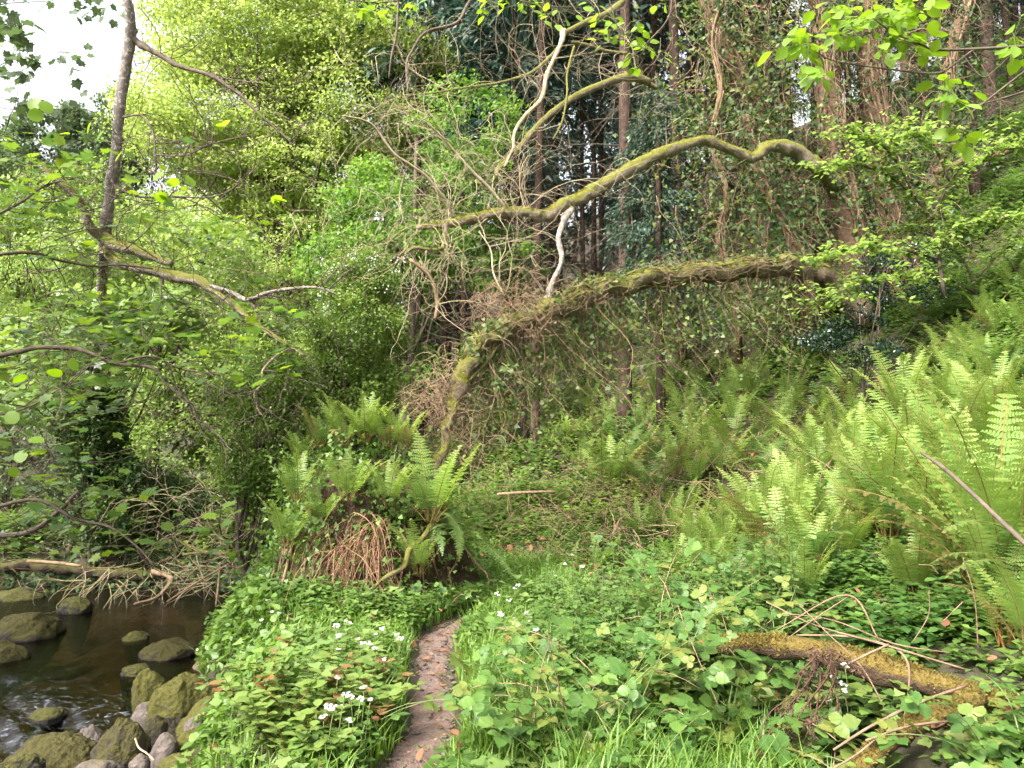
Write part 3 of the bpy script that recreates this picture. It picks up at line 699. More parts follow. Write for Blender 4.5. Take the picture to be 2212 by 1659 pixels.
# an unrolled crozier: rusty scaly stalk with a coiled tip
def crozier_mesh(L=.5, coil=7.5, lean=.1, r=.008):
    n = 46; t = np.linspace(0, 1, n); th = lean + coil * np.clip((t - .72) / .28, 0, 1) ** 1.3
    stp = np.where(t > .72, L / n * (1 - .62 * (t - .72) / .28), L / n)
    x = np.cumsum(np.sin(th) * stp); z = np.cumsum(np.cos(th) * stp)
    c = MB(); tube(c, np.stack([x, 0 * x, z], -1), np.linspace(r, r * .6, n), 7, .15)
    k = 150; i = rng.integers(4, n, k); pp = np.stack([x[i], np.zeros(k), z[i]], -1)
    leaves(c, pp, rdir(k), rdir(k) + (0, 0, .3), RU(.01, .024, k), NARROW)
    return c.mesh('crozier', M_CROZ)
CROZ = [crozier_mesh(), crozier_mesh(.42, 8.5, .2), crozier_mesh(.6, 6, .05)]
def fern(p, h, key, nf, label, group, lean=(0, 0), tilt=(.08, .45), croz=0, name='fern'):
    f = thing(name, label, 'fern', (p[0], p[1], p[2] - .02), group)
    a0 = RU(0, 6.28)
    for k in range(nf):
        kk = 'tired' if RU(0, 1) < .07 else ('deep' if key == 'bright' and RU(0, 1) < .1 else key); me = FRONDS[kk][int(rng.integers(len(FRONDS[kk])))]
        o = bpy.data.objects.new('frond', me); COL.objects.link(o); o.parent = f
        az = a0 + k * 2.4 + RU(-.3, .3); tl = RU(*tilt)
        R = Matrix.Rotation(lean[1], 3, 'X') @ Matrix.Rotation(lean[0], 3, 'Y') @ Matrix.Rotation(az, 3, 'Z') @ Matrix.Rotation(tl, 3, 'Y')
        s = h * RU(.72, 1.12); o.matrix_basis = Matrix.Translation((math.cos(az) * .03, math.sin(az) * .03, 0)) @ R.to_4x4() @ Matrix.Diagonal((s * RU(.85, 1.15), s * RU(.8, 1.2), s, 1))
    for k in range(croz):
        o = bpy.data.objects.new('crozier', CROZ[int(rng.integers(3))]); COL.objects.link(o); o.parent = f
        R = Matrix.Rotation(RU(0, 6.28), 3, 'Z') @ Matrix.Rotation(RU(.03, .22), 3, 'Y'); s = h * RU(.65, 1.0)
        o.matrix_basis = Matrix.Translation((RU(-.06, .06), RU(-.06, .06), 0)) @ R.to_4x4() @ Matrix.Diagonal((s, s, s, 1))
    return f
def fern_px(u, v, hpx, key, nf, label, group, **kw):
    p = Pg(u, v); return fern(p, hpx / FPX * p[1] * 1.12, key, nf, label, group, **kw)
# the bright stand on the right bank
SG = 'bright ferns on the right bank'
for kf, (u, v, h, n) in enumerate([(1450, 1195, 120, 9), (1400, 1180, 110, 7), (1510, 1200, 140, 9), (1570, 1215, 150, 9), (1640, 1225, 170, 9), (1700, 1260, 210, 11), (1760, 1270, 230, 11), (1820, 1245, 230, 10), (1660, 1150, 150, 8),
      (1720, 1170, 170, 9), (1790, 1150, 180, 9), (1870, 1170, 220, 10), (1930, 1190, 260, 11), (1990, 1210, 280, 11), (2060, 1200, 290, 11), (2130, 1260, 330, 11), (2190, 1310, 350, 11), (2230, 1230, 330, 9),
      (1850, 1070, 180, 8), (1920, 1060, 200, 9), (1980, 1040, 200, 9), (2050, 1050, 220, 9), (2120, 1060, 220, 9), (2190, 1060, 230, 9), (1780, 1060, 160, 8), (1730, 1080, 150, 8),
      (1960, 920, 170, 9), (2030, 930, 180, 9), (2100, 930, 190, 9), (2170, 930, 190, 9), (2230, 960, 200, 9), (1990, 840, 130, 7), (2060, 830, 140, 8), (2130, 830, 150, 8), (2200, 830, 150, 8), (2080, 760, 100, 7), (2150, 740, 110, 7), (2210, 740, 120, 7), (1900, 960, 150, 8), (1860, 1000, 150, 7),
      (1480, 1150, 110, 8), (1540, 1160, 120, 8), (1600, 1170, 130, 8), (1620, 1110, 110, 8), (1740, 1210, 170, 9), (1840, 1200, 190, 9), (1900, 1130, 170, 9), (1960, 1120, 190, 9), (2030, 1120, 190, 9), (2100, 1140, 210, 9), (2170, 1160, 230, 9), (2220, 1120, 220, 8),
      (1690, 1110, 120, 8), (1820, 1010, 120, 8), (1950, 990, 140, 8), (2010, 1000, 150, 8), (2080, 1000, 150, 8), (2150, 1000, 160, 8), (1970, 880, 110, 7), (2040, 880, 120, 7), (2110, 880, 120, 7), (2180, 880, 130, 7), (2100, 790, 100, 7), (2170, 790, 100, 7), (2010, 800, 90, 7), (2130, 710, 80, 7),
      (1470, 1250, 120, 8), (1540, 1270, 130, 8), (1610, 1285, 150, 9), (1680, 1300, 160, 9), (1740, 1320, 150, 8), (1980, 1290, 200, 9), (2070, 1290, 240, 10), (2150, 1330, 260, 10), (2210, 1400, 260, 9),
      (2300, 1300, 260, 9), (2380, 1250, 260, 9), (2330, 1120, 220, 8), (2420, 1080, 220, 8), (2300, 980, 180, 8), (2390, 930, 170, 8), (2290, 860, 140, 8), (2370, 800, 130, 8), (2480, 1180, 240, 8), (2560, 1050, 220, 8), (2500, 940, 180, 8)]):
    SL = 'bright fern beyond the right picture edge' if kf >= 75 else 'bright fern in the ' + ('lowest left row' if kf < 9 else 'lowest right row' if kf < 18 else 'second row' if kf < 26 else 'third row' if kf < 31 else 'top row' if kf < 38 else 'third row' if kf < 40 else 'low middle' if kf < 52 else 'upper middle' if kf < 66 else 'very front' if kf < 75 else 'part beyond the right picture edge') + ' of the bank stand'
    fern_px(u + RU(-14, 14), v + RU(-10, 10), h * RU(.78, 1.25) * (.85 if v < 1000 else 1), 'bright' if RU(0, 1) < .88 else 'deep', n + int(RU(2, 7)), SL, SG, tilt=(.0, .33), lean=(RU(-.16, .04), RU(-.08, .08)))
fern_px(2190, 640, 75, 'bright', 8, 'bright fern alone high on the slope at the right edge', 'bright ferns on the right bank')
fern_px(2190, 300, 60, 'deep', 8, 'green fern at the right edge under the dark spruces', 'green ferns up the slope')
# duller ferns scattered over the slope under the arch
DG = 'green ferns on the shaded slope'
for (u, v, h, n) in [(1480, 905, 80, 7), (1535, 880, 80, 8), (1590, 930, 90, 8), (1630, 870, 80, 7), (1700, 880, 80, 8), (1350, 1010, 90, 7), (1310, 1080, 110, 8), (1430, 1010, 90, 8), (1290, 960, 80, 7), (1665, 960, 90, 8), (1740, 985, 90, 8), (1560, 1035, 90, 8), (1480, 970, 80, 8),
      (1390, 930, 70, 7), (1250, 1020, 70, 7), (1620, 1000, 100, 7), (1690, 1040, 90, 7), (1500, 1060, 90, 8), (1410, 1080, 90, 8), (1760, 900, 80, 8), (1800, 960, 90, 8), (1830, 880, 80, 7), (1545, 820, 60, 7), (1660, 810, 60, 7), (1450, 840, 60, 7), (1750, 820, 60, 7), (1360, 870, 60, 6), (1340, 1060, 110, 8), (1400, 1050, 100, 8), (1460, 1040, 100, 8), (1520, 990, 95, 8), (1580, 980, 95, 8), (1640, 1050, 100, 8), (1700, 940, 90, 8), (1780, 1010, 100, 8), (1850, 940, 90, 8), (1420, 880, 75, 8), (1500, 850, 70, 8), (1600, 870, 75, 8), (1270, 900, 60, 7), (1320, 930, 70, 7), (1230, 960, 60, 7)]:
    fern_px(u, v, h * 1.45, 'bright' if RU(0, 1) < .6 else 'deep', n, 'green fern on the slope ' + ('straight below the hanging ivy' if u < 1500 else 'between hanging ivy and bank stand'), DG)
for (u, v, h) in [(2000, 640, 60), (2060, 620, 60), (2120, 570, 60), (2060, 480, 50), (2150, 440, 55), (2200, 540, 60), (1960, 690, 60), (2110, 680, 70), (2170, 360, 60), (2130, 400, 60), (2200, 420, 65), (2090, 530, 65), (2170, 490, 65), (2030, 560, 60), (2150, 600, 75), (2210, 640, 85), (2080, 640, 75), (2020, 700, 75), (2150, 660, 80), (2200, 590, 80)]:
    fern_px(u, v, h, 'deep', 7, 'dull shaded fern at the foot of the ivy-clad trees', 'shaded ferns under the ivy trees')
fern_px(1640, 1150, 120, 'deep', 8, 'greyish drooping fern at the left end of the bright stand', None, tilt=(.5, .9))
# clearing
for (u, v, h, lab) in [(1225, 1240, 85, 'leaning bright fern left of two in the grassy clearing'), (1290, 1235, 95, 'upright bright fern right of two in the grassy clearing'), (1180, 1250, 60, 'small fern at the edge of the grass clearing')]:
    fern_px(u, v, h, 'bright', 5, lab, 'ferns in the clearing')
for (u, v, h, lab) in [(455, 1445, 60, 'little fern on the bank edge above the midstream rock'), (660, 1690, 90, 'pale fern cut by the bottom edge left of the path'), (1500, 1720, 140, 'fern rising from the bottom edge among brambles'), (1255, 1700, 120, 'fern with rusty croziers at the bottom edge')]:
    fern_px(u, v, h, 'bright', 6, lab, None, croz=4 if 'croziers' in lab else 0)
fern_px(1790, 1310, 100, 'deep', 9, 'drooping dark fern below the bright stand, above the mossy log', None, tilt=(.5, 1.0))
fern_px(1900, 1290, 110, 'deep', 9, 'drooping dark fern between the bright stand and the rusty croziers', None, tilt=(.5, 1.0))
fern_px(1040, 1600, 90, 'deep', 7, 'brownish drooping fern low beside the near path', None, tilt=(.9, 1.3))
CRL = [(2170, 1400, 170, 'clump of rusty coiled croziers at the right edge above the log'), (2110, 960, 90, 'rusty croziers standing in the ferns near the right edge'), (1690, 1290, 70, 'small rusty croziers in front of the bright stand')]
for (u, v, h, lab) in CRL:
    p = Pg(u, v); fern(p, h / FPX * p[1] * 1.7, 'bright', 3, lab, None, croz=9)

# ------------------------------------------------------------------ root mound under the left end of the arch
mc = Pg(800, 1300); mc = np.array((mc[0] - .05, 8.3, hz(mc[0], 8.3)))
MW, MD, MH = .98, .85, 1.52
rm_ = thing('root_mound', 'earthy root mound overgrown with ferns and ivy where the fallen tree comes down', 'root mound', mc)
def mound_pt(a, t, off=0.0):
    """a = bearing, t = 0 at the foot to 1 on top"""
    rr = (1 - .5 * t ** 1.7) * (1 + .12 * np.sin(a * 3 + 1) + .08 * np.sin(a * 5 + t * 4)) * np.where(t > .82, np.sqrt(np.clip(1 - ((t - .82) / .18) ** 2, 0, 1)), 1)
    x = np.cos(a) * (MW * rr + off) - .12 * t; y = np.sin(a) * (MD * rr + off)
    z = MH * t + .06 * np.sin(a * 4 + t * 9) + off * t
    return np.stack([mc[0] + x, mc[1] + y, mc[2] + z - .1], -1)
A_, T_ = np.meshgrid(np.linspace(0, 2 * math.pi, 73)[:-1], np.linspace(0, 1, 30))
V = mound_pt(A_, T_) + rng.normal(0, .018, A_.shape + (3,))
ii = (np.arange(29)[:, None] * 72 + np.arange(72)[None]); jj = (np.arange(29)[:, None] * 72 + (np.arange(72) + 1)[None] % 72)
M_SOIL = bark_mat('root_soil', ((.03, .018, .012), (.1, .062, .04)), ((.05, .06, .012), (.11, .12, .02)), .38, .3, 8, 1.0)
m_ = MB(); m_.add(V.reshape(-1, 3), None, np.stack([ii, jj, jj + 72, ii + 72], -1).reshape(-1, 4)); m_.build('earth', M_SOIL, rm_)
rt = []
for _ in range(26):
    a = RU(-2.9, .2); p = mound_pt(np.array(a), np.array(RU(.25, .6)), .02)
    rt.append((wander(p, (math.cos(a) * .5, -.35, -1), RU(.4, .9), 9, .25, .2), np.linspace(RU(.01, .022), .005, 10), 0))
for ps in (([(950, 1060, 8.05, 17), (942, 1110, 7.7, 16), (915, 1160, 7.5, 14), (884, 1190, 7.35, 14), (872, 1225, 7.25, 13), (835, 1246, 7.2, 11), (800, 1275, 7.1, 9)]),):
    o, _, _ = px_branch('mossy_root', [(a, c, d, e * .8) for a, c, d, e in ps], M_TRUNK, rm_, 8, .2)
twigs_to(rt, rm_, M_BTWIG, 26, 'root', 'roots', 6)
# hanging skirt of dead brown fronds
k = 0
M_SKIRT = leaf_mat('dead_frond_stalk', [(.1, .045, .026), (.2, .1, .055), (.34, .21, .12)], trans=.15, rough=.8, jit=1.0)
for _ in range(150):
    u = 790 + rng.normal(0, 40); p0 = P(u, RU(1100, 1190) + abs(u - 790) * .3, 7.5 + RU(-.12, .25))
    pts = wander(p0, (RU(-1.1, .5), -.5, RU(-.4, .5)), RU(.25, 1.0), 9, .24, .36)
    m_ = MB(); tube(m_, pts, np.linspace(RU(.003, .005), .0015, 10), 4)
    nl = 12; q = pts[rng.integers(2, 10, nl)]
    leaves(m_, q, rdir(nl), rdir(nl) * .8 - (0, 0, 1), RU(.012, .03, nl), NARROW)
    m_.build('dead_frond', M_SKIRT, rm_)
# creeping leaves on the mound
n = 7000; a = RU(0, 6.28, n); t = RU(.03, 1, n) ** .9; pp = mound_pt(a, t, np.abs(rng.normal(0, .14, n)) * (1 + .8 * np.sin(a * 7) * np.sin(t * 9))) 
nn = np.stack([np.cos(a), np.sin(a), .7 + 0 * a], -1)
keep = ~((pp[:, 1] < mc[1]) & (np.abs(pp[:, 0] - mc[0] - .02) < .3) & (t < .48) & (RU(0, 1, n) < .75)); keep &= ~((pp[:, 0] > mc[0] + .5) & (t < .6) & (RU(0, 1, n) < .45))
pp, nn = pp[keep], nn[keep]; n = len(pp)
m_ = MB(); leaves(m_, pp, nn + rdir(n) * .6, rdir(n) - (0, 0, .3), RU(.028, .062, n), IVY); mo = m_.build('creeping_leaves', M_HERB, rm_, kind='stuff')
MG = 'ferns growing on the root mound'
for j, (u, v, h, n, lab) in enumerate([(690, 985, 92, 9, 'leftmost bright fern on top of the root mound'), (742, 985, 100, 10, 'second bright fern from the left on top of the root mound'), (790, 975, 100, 10, 'middle bright fern on top of the root mound'), (838, 985, 92, 9, 'fourth bright fern from the left on top of the root mound'), (872, 990, 82, 8, 'bright fern at the right end of the mound top beside the stem'), (640, 1080, 90, 6, 'fern on the upper left face of the mound'), (750, 1080, 95, 6, 'fern in the middle of the mound face above the dead skirt'), (840, 1090, 100, 6, 'fern on the right of the mound face above the dead skirt'), (620, 1180, 95, 7, 'fern low on the left flank of the mound'), (650, 1010, 60, 6, 'small fern hanging at the left shoulder of the mound'),
      (690, 1130, 78, 5, 'thin pale fern halfway down the left face of the mound'), (930, 1125, 150, 5, 'tall narrow fern in front of the mossy stem on the mound'), (905, 1240, 110, 4, 'single pale frond fern beside the dead brown skirt')]):
    p = P(u, v - (22 if v < 1050 else 0), 8.0 if v < 1050 else 7.45); fern(p, h / FPX * 8 * 1.3, 'bright', n + 5, lab, MG, lean=(0, 0))
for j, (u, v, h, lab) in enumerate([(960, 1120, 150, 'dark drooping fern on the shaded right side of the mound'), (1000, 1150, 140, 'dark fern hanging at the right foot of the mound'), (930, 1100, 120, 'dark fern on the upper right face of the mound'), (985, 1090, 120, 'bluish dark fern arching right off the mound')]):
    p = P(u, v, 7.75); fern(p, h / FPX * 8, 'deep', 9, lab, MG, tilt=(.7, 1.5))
p = P(975, 1170, 7.6)
for j in range(0): fern(P(960 + 28 * j, 1150 + 20 * j, 7.55), .5, 'dead', 7, ['brown dead fern skirt under the dark ferns, left of three', 'brown dead fern skirt under the dark ferns, middle of three', 'brown dead fern skirt under the dark ferns, right of three'][j], 'dead ferns on the mound', tilt=(.4, 1.0))
# ------------------------------------------------------------------ crowns and leaf masses
def clump_leaves(mb, C, rx, rz, per, size, tpl=RHOMB, upb=1.0, toward=None, vj=.25):
    """flattened leafy clumps: C (n,3) centres"""
    C = np.asarray(C, float); n = len(C); rx = np.broadcast_to(rx, (n,)); rz = np.broadcast_to(rz, (n,))
    d = rdir(n * per) * (RU(0, 1, n * per) ** .45)[:, None]
    p = np.repeat(C, per, 0) + d * np.stack([np.repeat(rx, per), np.repeat(rx, per), np.repeat(rz, per)], -1)
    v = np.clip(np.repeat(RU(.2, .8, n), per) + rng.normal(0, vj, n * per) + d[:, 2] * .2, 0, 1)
    N = rdir(n * per) + np.array((0, 0, upb)); U = rdir(n * per) + d * .6 - np.array((0, 0, .25))
    leaves(mb, p, N, U, RU(size * .65, size * 1.25, n * per), tpl, v)
def ellipsoid_pts(c, r, n, shell=.5):
    return np.asarray(c) + rdir(n) * (RU(shell ** 3, 1, n) ** (1 / 3))[:, None] * np.asarray(r)
def limbs_to(mb, base, C, k, r, grav=0):
    """branches from the trunk line towards some of the clumps"""
    for i in rng.choice(len(C), min(k, len(C)), replace=False):
        c = C[i]; h = base[2] + (c[2] - base[2]) * RU(.3, .7); p0 = np.array((base[0], base[1], h))
        mid = (p0 + c) / 2 + rng.normal(0, .25, 3) + (0, 0, .2)
        s = spline([p0, mid, c], 6); tube(mb, s, np.linspace(r, r * .2, len(s)), 5)
def leafy_tree(name, label, cat, loc, parts, mat, leaf, trunk_r=.15, bark=None, group=None, nl=40, tpl=RHOMB, upb=1.0, top=None, lean=(0, 0)):
    """parts: list of (centre, radii, clumps, per-clump leaves, clump radius, flatness)"""
    loc = np.array(loc, float); t = thing(name, label, cat, loc, group)
    cm = MB(); allc = []
    for (c, r, n, per, cr, fl) in parts:
        C = ellipsoid_pts(c, r, n, .6); allc.append(C); rr = RU(cr * .6, cr * 1.3, n)
        clump_leaves(cm, C, rr, rr * fl, per, leaf, tpl, upb)
    cm.build('crown', mat, t)
    allc = np.concatenate(allc); tp = allc.mean(0) if top is None else np.array(top)
    tm = MB(); s = spline([loc - (0, 0, .2), loc * .6 + tp * .4 + rng.normal(0, .1, 3), tp], 8); tube(tm, s, np.linspace(trunk_r, trunk_r * .35, len(s)), 9, .1); tm.build('trunk', bark or M_SBARK, t)
    bm_ = MB()
    for i in rng.choice(len(allc), min(nl, len(allc)), replace=False):
        k = int(RU(.25, .95) * (len(s) - 1)); mid = (s[k] + allc[i]) / 2 + rng.normal(0, .15, 3)
        q = spline([s[k], mid, allc[i]], 5); tube(bm_, q, np.linspace(trunk_r * .3, .006, len(q)), 5)
    bm_.build('limbs', bark or M_DTWIG, t, kind='stuff'); return t

def Pl(u, v, Yd): return P(u, v, Yd)
def rpx(px, Yd): return px / FPX * Yd
# --- the bright spring maple behind the dead crown
Yd = 20
leafy_tree('maple_tree', 'tall bright yellow-green maple filling the upper left behind the bare twigs', 'tree', (*P(620, 900, Yd)[:2], hz(*P(620, 900, Yd)[:2])), [
    (P(590, 40, Yd), (rpx(270, Yd), 2.2, rpx(170, Yd)), 270, 190, .85, .36), (P(480, 260, Yd), (rpx(205, Yd), 2.0, rpx(160, Yd)), 200, 190, .82, .36),
    (P(780, 180, Yd), (rpx(210, Yd), 2.0, rpx(180, Yd)), 170, 170, .82, .36), (P(640, 380, Yd), (rpx(240, Yd), 1.8, rpx(110, Yd)), 120, 150, .6, .3), (P(560, 560, Yd), (rpx(260, Yd), 1.6, rpx(110, Yd)), 100, 130, .6, .35), (P(600, -250, Yd), (rpx(260, Yd), 2.2, rpx(200, Yd)), 90, 100, .75, .4)],
    M_MAPLE, .095, .2, M_DTWIG, nl=22, top=P(600, 0, Yd))
Yd = 17
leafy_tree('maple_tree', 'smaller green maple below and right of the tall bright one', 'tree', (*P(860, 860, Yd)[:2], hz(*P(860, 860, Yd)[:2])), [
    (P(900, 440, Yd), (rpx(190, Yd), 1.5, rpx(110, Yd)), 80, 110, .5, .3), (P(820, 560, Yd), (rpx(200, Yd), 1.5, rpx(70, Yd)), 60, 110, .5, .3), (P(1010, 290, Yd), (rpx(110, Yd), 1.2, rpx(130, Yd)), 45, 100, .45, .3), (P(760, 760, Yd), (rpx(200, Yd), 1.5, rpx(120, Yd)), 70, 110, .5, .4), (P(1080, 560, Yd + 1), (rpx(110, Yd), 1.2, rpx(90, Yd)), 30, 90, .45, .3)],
    leaf_mat('green_maple_leaf', [(.09, .18, .035), (.14, .25, .045), (.2, .3, .06)], trans=.48), .1, .12, M_DTWIG, nl=20, top=P(900, 300, Yd))  # darker, greener leaf than on the tall maple
Yd = 15.5
leafy_tree('broadleaf_tree', 'light green riverside tree at the left behind the mossy limb', 'tree', (*P(330, 1080, Yd)[:2], hz(*P(330, 1080, Yd)[:2])), [
    (P(250, 860, Yd), (rpx(200, Yd), 1.2, rpx(120, Yd)), 80, 110, .4, .5), 
    (P(330, 560, Yd), (rpx(230, Yd), 1.5, rpx(130, Yd)), 85, 120, .5, .4), (P(430, 760, Yd), (rpx(150, Yd), 1.5, rpx(150, Yd)), 85, 120, .45, .45), (P(400, 960, Yd), (rpx(230, Yd), 1.2, rpx(140, Yd)), 120, 120, .4, .5), (P(560, 820, Yd), (rpx(130, Yd), 1.2, rpx(140, Yd)), 60, 120, .4, .5), (P(120, 640, Yd), (rpx(170, Yd), 1.5, rpx(130, Yd)), 55, 110, .5, .4)],
    leaf_mat('riverside_leaf', [(.13, .2, .05), (.19, .27, .07), (.26, .33, .1)], trans=.48), .085, .12, M_DTWIG, nl=25, top=P(350, 600, Yd))
leafy_tree('sycamore_sapling', 'large-leaved sycamore sapling screening the trunk at the left', 'tree', (*P(150, 1150, 12.5)[:2], hz(*P(150, 1150, 12.5)[:2])), [
    (P(200, 740, 11.6), (rpx(150, 11.6), .7, rpx(110, 11.6)), 34, 36, .4, .3), (P(90, 850, 11.8), (rpx(150, 11.6), .7, rpx(110, 11.6)), 26, 36, .4, .3), (P(300, 680, 11.8), (rpx(130, 11.6), .6, rpx(60, 11.6)), 25, 40, .35, .3)], leaf_mat('sapling_leaf', [(.12, .19, .06), (.17, .25, .07), (.23, .31, .09)], trans=.45, rough=.35, spec=.5), .11, .05, M_DTWIG, nl=25, tpl=MAPLE, upb=1.8)
# --- hawthorn with white blossom
Yd = 11.6
hb = P(775, 1040, Yd); hb[2] = hz(hb[0], hb[1])
ht = leafy_tree('hawthorn', 'dense green hawthorn with specks of white blossom left of the arch', 'tree', hb, [
    (P(770, 700, Yd), (rpx(115, Yd), .75, rpx(120, Yd)), 130, 110, .26, .6), (P(750, 880, Yd), (rpx(130, Yd), .75, rpx(140, Yd)), 140, 110, .26, .6), (P(790, 590, Yd), (rpx(70, Yd), .5, rpx(60, Yd)), 35, 90, .22, .6)],
    M_BUSH, .05, .07, M_DTWIG, nl=60, top=P(780, 600, Yd))
fl = MB(); k = 60
for _ in range(16):
    c = P(RU(690, 880), RU(545, 720), Yd - .6 + RU(-.2, .3)); leaves(fl, c + rng.normal(0, .05, (k // 4, 3)), rdir(k // 4) + (0, -.6, .6), rdir(k // 4), RU(.012, .026, k // 4), ROUND)
fl.build('blossom', M_WHITE, ht, kind='stuff')
leafy_tree('dark_bush', 'dark green bush hugging the left side of the root mound', 'bush', (*P(560, 1140, 10.6)[:2], hz(*P(560, 1140, 10.6)[:2])), [
    (P(570, 950, 10.6), (rpx(95, 10.6), .6, rpx(160, 10.6)), 140, 100, .24, .7), (P(610, 830, 10.6), (rpx(60, 10.6), .5, rpx(80, 10.6)), 40, 90, .24, .7)], leaf_mat('dark_bush_leaf', [(.07, .13, .02), (.11, .18, .03), (.17, .24, .045)], trans=.4), .05, .05, M_DTWIG, nl=40)
leafy_tree('dark_bush', 'dark ivy-clad bush on the far bank at the left', 'bush', (*P(205, 1150, 12.35)[:2], hz(*P(205, 1150, 12.35)[:2])), [
    (P(200, 930, 11.9), (rpx(65, 12), .4, rpx(100, 12)), 70, 90, .2, .8), (P(215, 1060, 12), (rpx(95, 12), .45, rpx(110, 12)), 80, 80, .22, .7)], M_IVY, .06, .06, M_DTWIG, nl=50)
leafy_tree('ivy_bush', 'low glossy ivy bush above the water on the far bank', 'bush', (*P(330, 1190, 12.9)[:2], hz(*P(330, 1190, 12.9)[:2])), [
    (P(320, 1080, 12.9), (rpx(110, 12.9), .5, rpx(70, 12.9)), 60, 90, .22, .7), (P(440, 1110, 12.7), (rpx(90, 12.9), .5, rpx(50, 12.9)), 40, 90, .2, .7)], M_IVY, .055, .04, M_DTWIG, nl=30)
leafy_tree('scrub_bush', 'brownish green scrub at the left edge of the far bank', 'bush', (*P(40, 1160, 13.5)[:2], hz(*P(40, 1160, 13.5)[:2])), [
    (P(40, 1000, 13.5), (rpx(120, 13.5), .7, rpx(120, 13.5)), 60, 70, .25, .7), (P(-60, 820, 14.5), (rpx(200, 14), .8, rpx(150, 14)), 50, 70, .3, .7)], M_FARLEAF, .06, .05, M_DTWIG, nl=70)
# far trees against the sky at the left
for k, (u, v, Yf, w_, h_, lab) in enumerate([(90, 260, 44, 70, 90, 'hazy far tree low against the white sky at the left'), (185, 235, 52, 50, 55, 'smaller hazy far tree left of the grey trunk'), (265, 230, 48, 45, 120, 'dark far tree behind the grey trunk'), (-40, 330, 40, 120, 120, 'far tree at the left picture edge')]):
    leafy_tree('far_tree', lab, 'tree', (*P(u, 700, Yf)[:2], hz(*P(u, 700, Yf)[:2])), [(P(u, v + 60, Yf), (rpx(w_, Yf), 2.2, rpx(h_, Yf)), 60, 90, .9, .6), (P(u, v + 240, Yf), (rpx(w_ * 1.6, Yf), 2.5, rpx(160, Yf)), 60, 80, 1.1, .6)], M_FARLEAF, .26, .25, M_SBARK, nl=25, group='far trees at the left')
for k, (u, v, Yf, lab) in enumerate([(180, 480, 27, 'mid green tree across the river behind the riverside tree'), (30, 560, 24, 'dull green tree across the river at the left edge'), (470, 560, 26, 'bright green tree below the tall maple, across the river')]):
    leafy_tree('broadleaf_tree', lab, 'tree', (*P(u, 900, Yf)[:2], hz(*P(u, 900, Yf)[:2])), [(P(u, v, Yf), (rpx(190, Yf), 2, rpx(170, Yf)), 90, 80, .8, .45), (P(u, v + 230, Yf), (rpx(200, Yf), 2, rpx(140, Yf)), 70, 80, .8, .45)], M_MAPLE if k == 2 else M_BUSH, .15, .2, M_SBARK, nl=25, group='trees across the river')

for (u, v, Yf, lab) in [(560, 470, 31, 'soft green tree far behind the tall maple'), (790, 420, 30, 'soft green tree far behind the dead crown'), (700, 640, 27, 'low soft green tree behind the hawthorn')]:
    leafy_tree('broadleaf_tree', lab, 'tree', (*P(u, 900, Yf)[:2], hz(*P(u, 900, Yf)[:2])), [(P(u, v, Yf), (rpx(200, Yf), 2, rpx(150, Yf)), 110, 80, .9, .5), (P(u, v + 190, Yf), (rpx(200, Yf), 2, rpx(120, Yf)), 80, 80, .9, .5)], M_BUSH, .17, .2, M_SBARK, nl=20, group='trees far behind')
leafy_tree('sycamore_tree', 'large sycamore out of view on the left bank, shading the river', 'tree', (-10, 4.5, hz(-10, 4.5)), [((-9.8, 3.6, 6.4), (3.2, 3.8, 2.2), 130, 60, .7, .4)], M_SYC, .15, .25, M_ALDER, nl=40)  # unseen tree, placed left of the frame to shade the river
# ------------------------------------------------------------------ spruces of the dark wood
def spruce_proto(h, r, z0, seed, green_from):
    tm = MB(); zz = np.linspace(-.4, h, 26); x = .12 * np.sin(zz * .3 + seed); tube(tm, np.stack([x * .3, x * .2, zz], -1), np.linspace(r, .02, 26), 10, .05)
    dm = MB()
    for _ in range(90):
        z = RU(z0, green_from + 2); a = RU(0, 6.28); L = RU(.5, 1.9)
        s = wander((0, 0, z), (math.cos(a), math.sin(a), RU(-.35, .15)), L, 6, .15, .06); tube(dm, s, np.linspace(.013, .003, 7), 3, cap=False)
        for q in s[2:6]:
            for _k in range(2):
                d = rdir(1)[0]; tube(dm, wander(q, d + np.array((math.cos(a), math.sin(a), -.2)), RU(.2, .5), 3, .2, .05), [.004, .003, .002, .002], 3, cap=False)
    cm = MB(); nb = int((h - green_from) * 9)
    for _ in range(nb):
        z = RU(green_from, h - .3); a = RU(0, 6.28); L = (h - z) / (h - green_from) * 2.6 + .5; L *= RU(.7, 1.1)
        s = wander((0, 0, z), (math.cos(a), math.sin(a), RU(-.2, .2)), L, 6, .08, .08)
        n = int(L * 34); i = rng.integers(1, 6, n); f = RU(0, 1, n)[:, None]; p = s[i] * (1 - f) + s[np.minimum(i + 1, 6)] * f + rng.normal(0, .12, (n, 3)) - np.abs(rng.normal(0, .12, (n, 1))) * (0, 0, 1)
        leaves(cm, p, rdir(n) + (0, 0, .6), rdir(n) * .7 + np.array((math.cos(a), math.sin(a), -.5)), RU(.16, .34, n), NARROW)
    return tm.mesh('trunk', M_SBARK), dm.mesh('dead_branches', M_DTWIG), cm.mesh('crown', M_SPRUCE)
SPR = [spruce_proto(24, .13, 1.5, 1, 9.5), spruce_proto(27, .17, 2, 2, 11), spruce_proto(22, .11, 1, 3, 8), spruce_proto(20, .17, .5, 5, 2.5)]
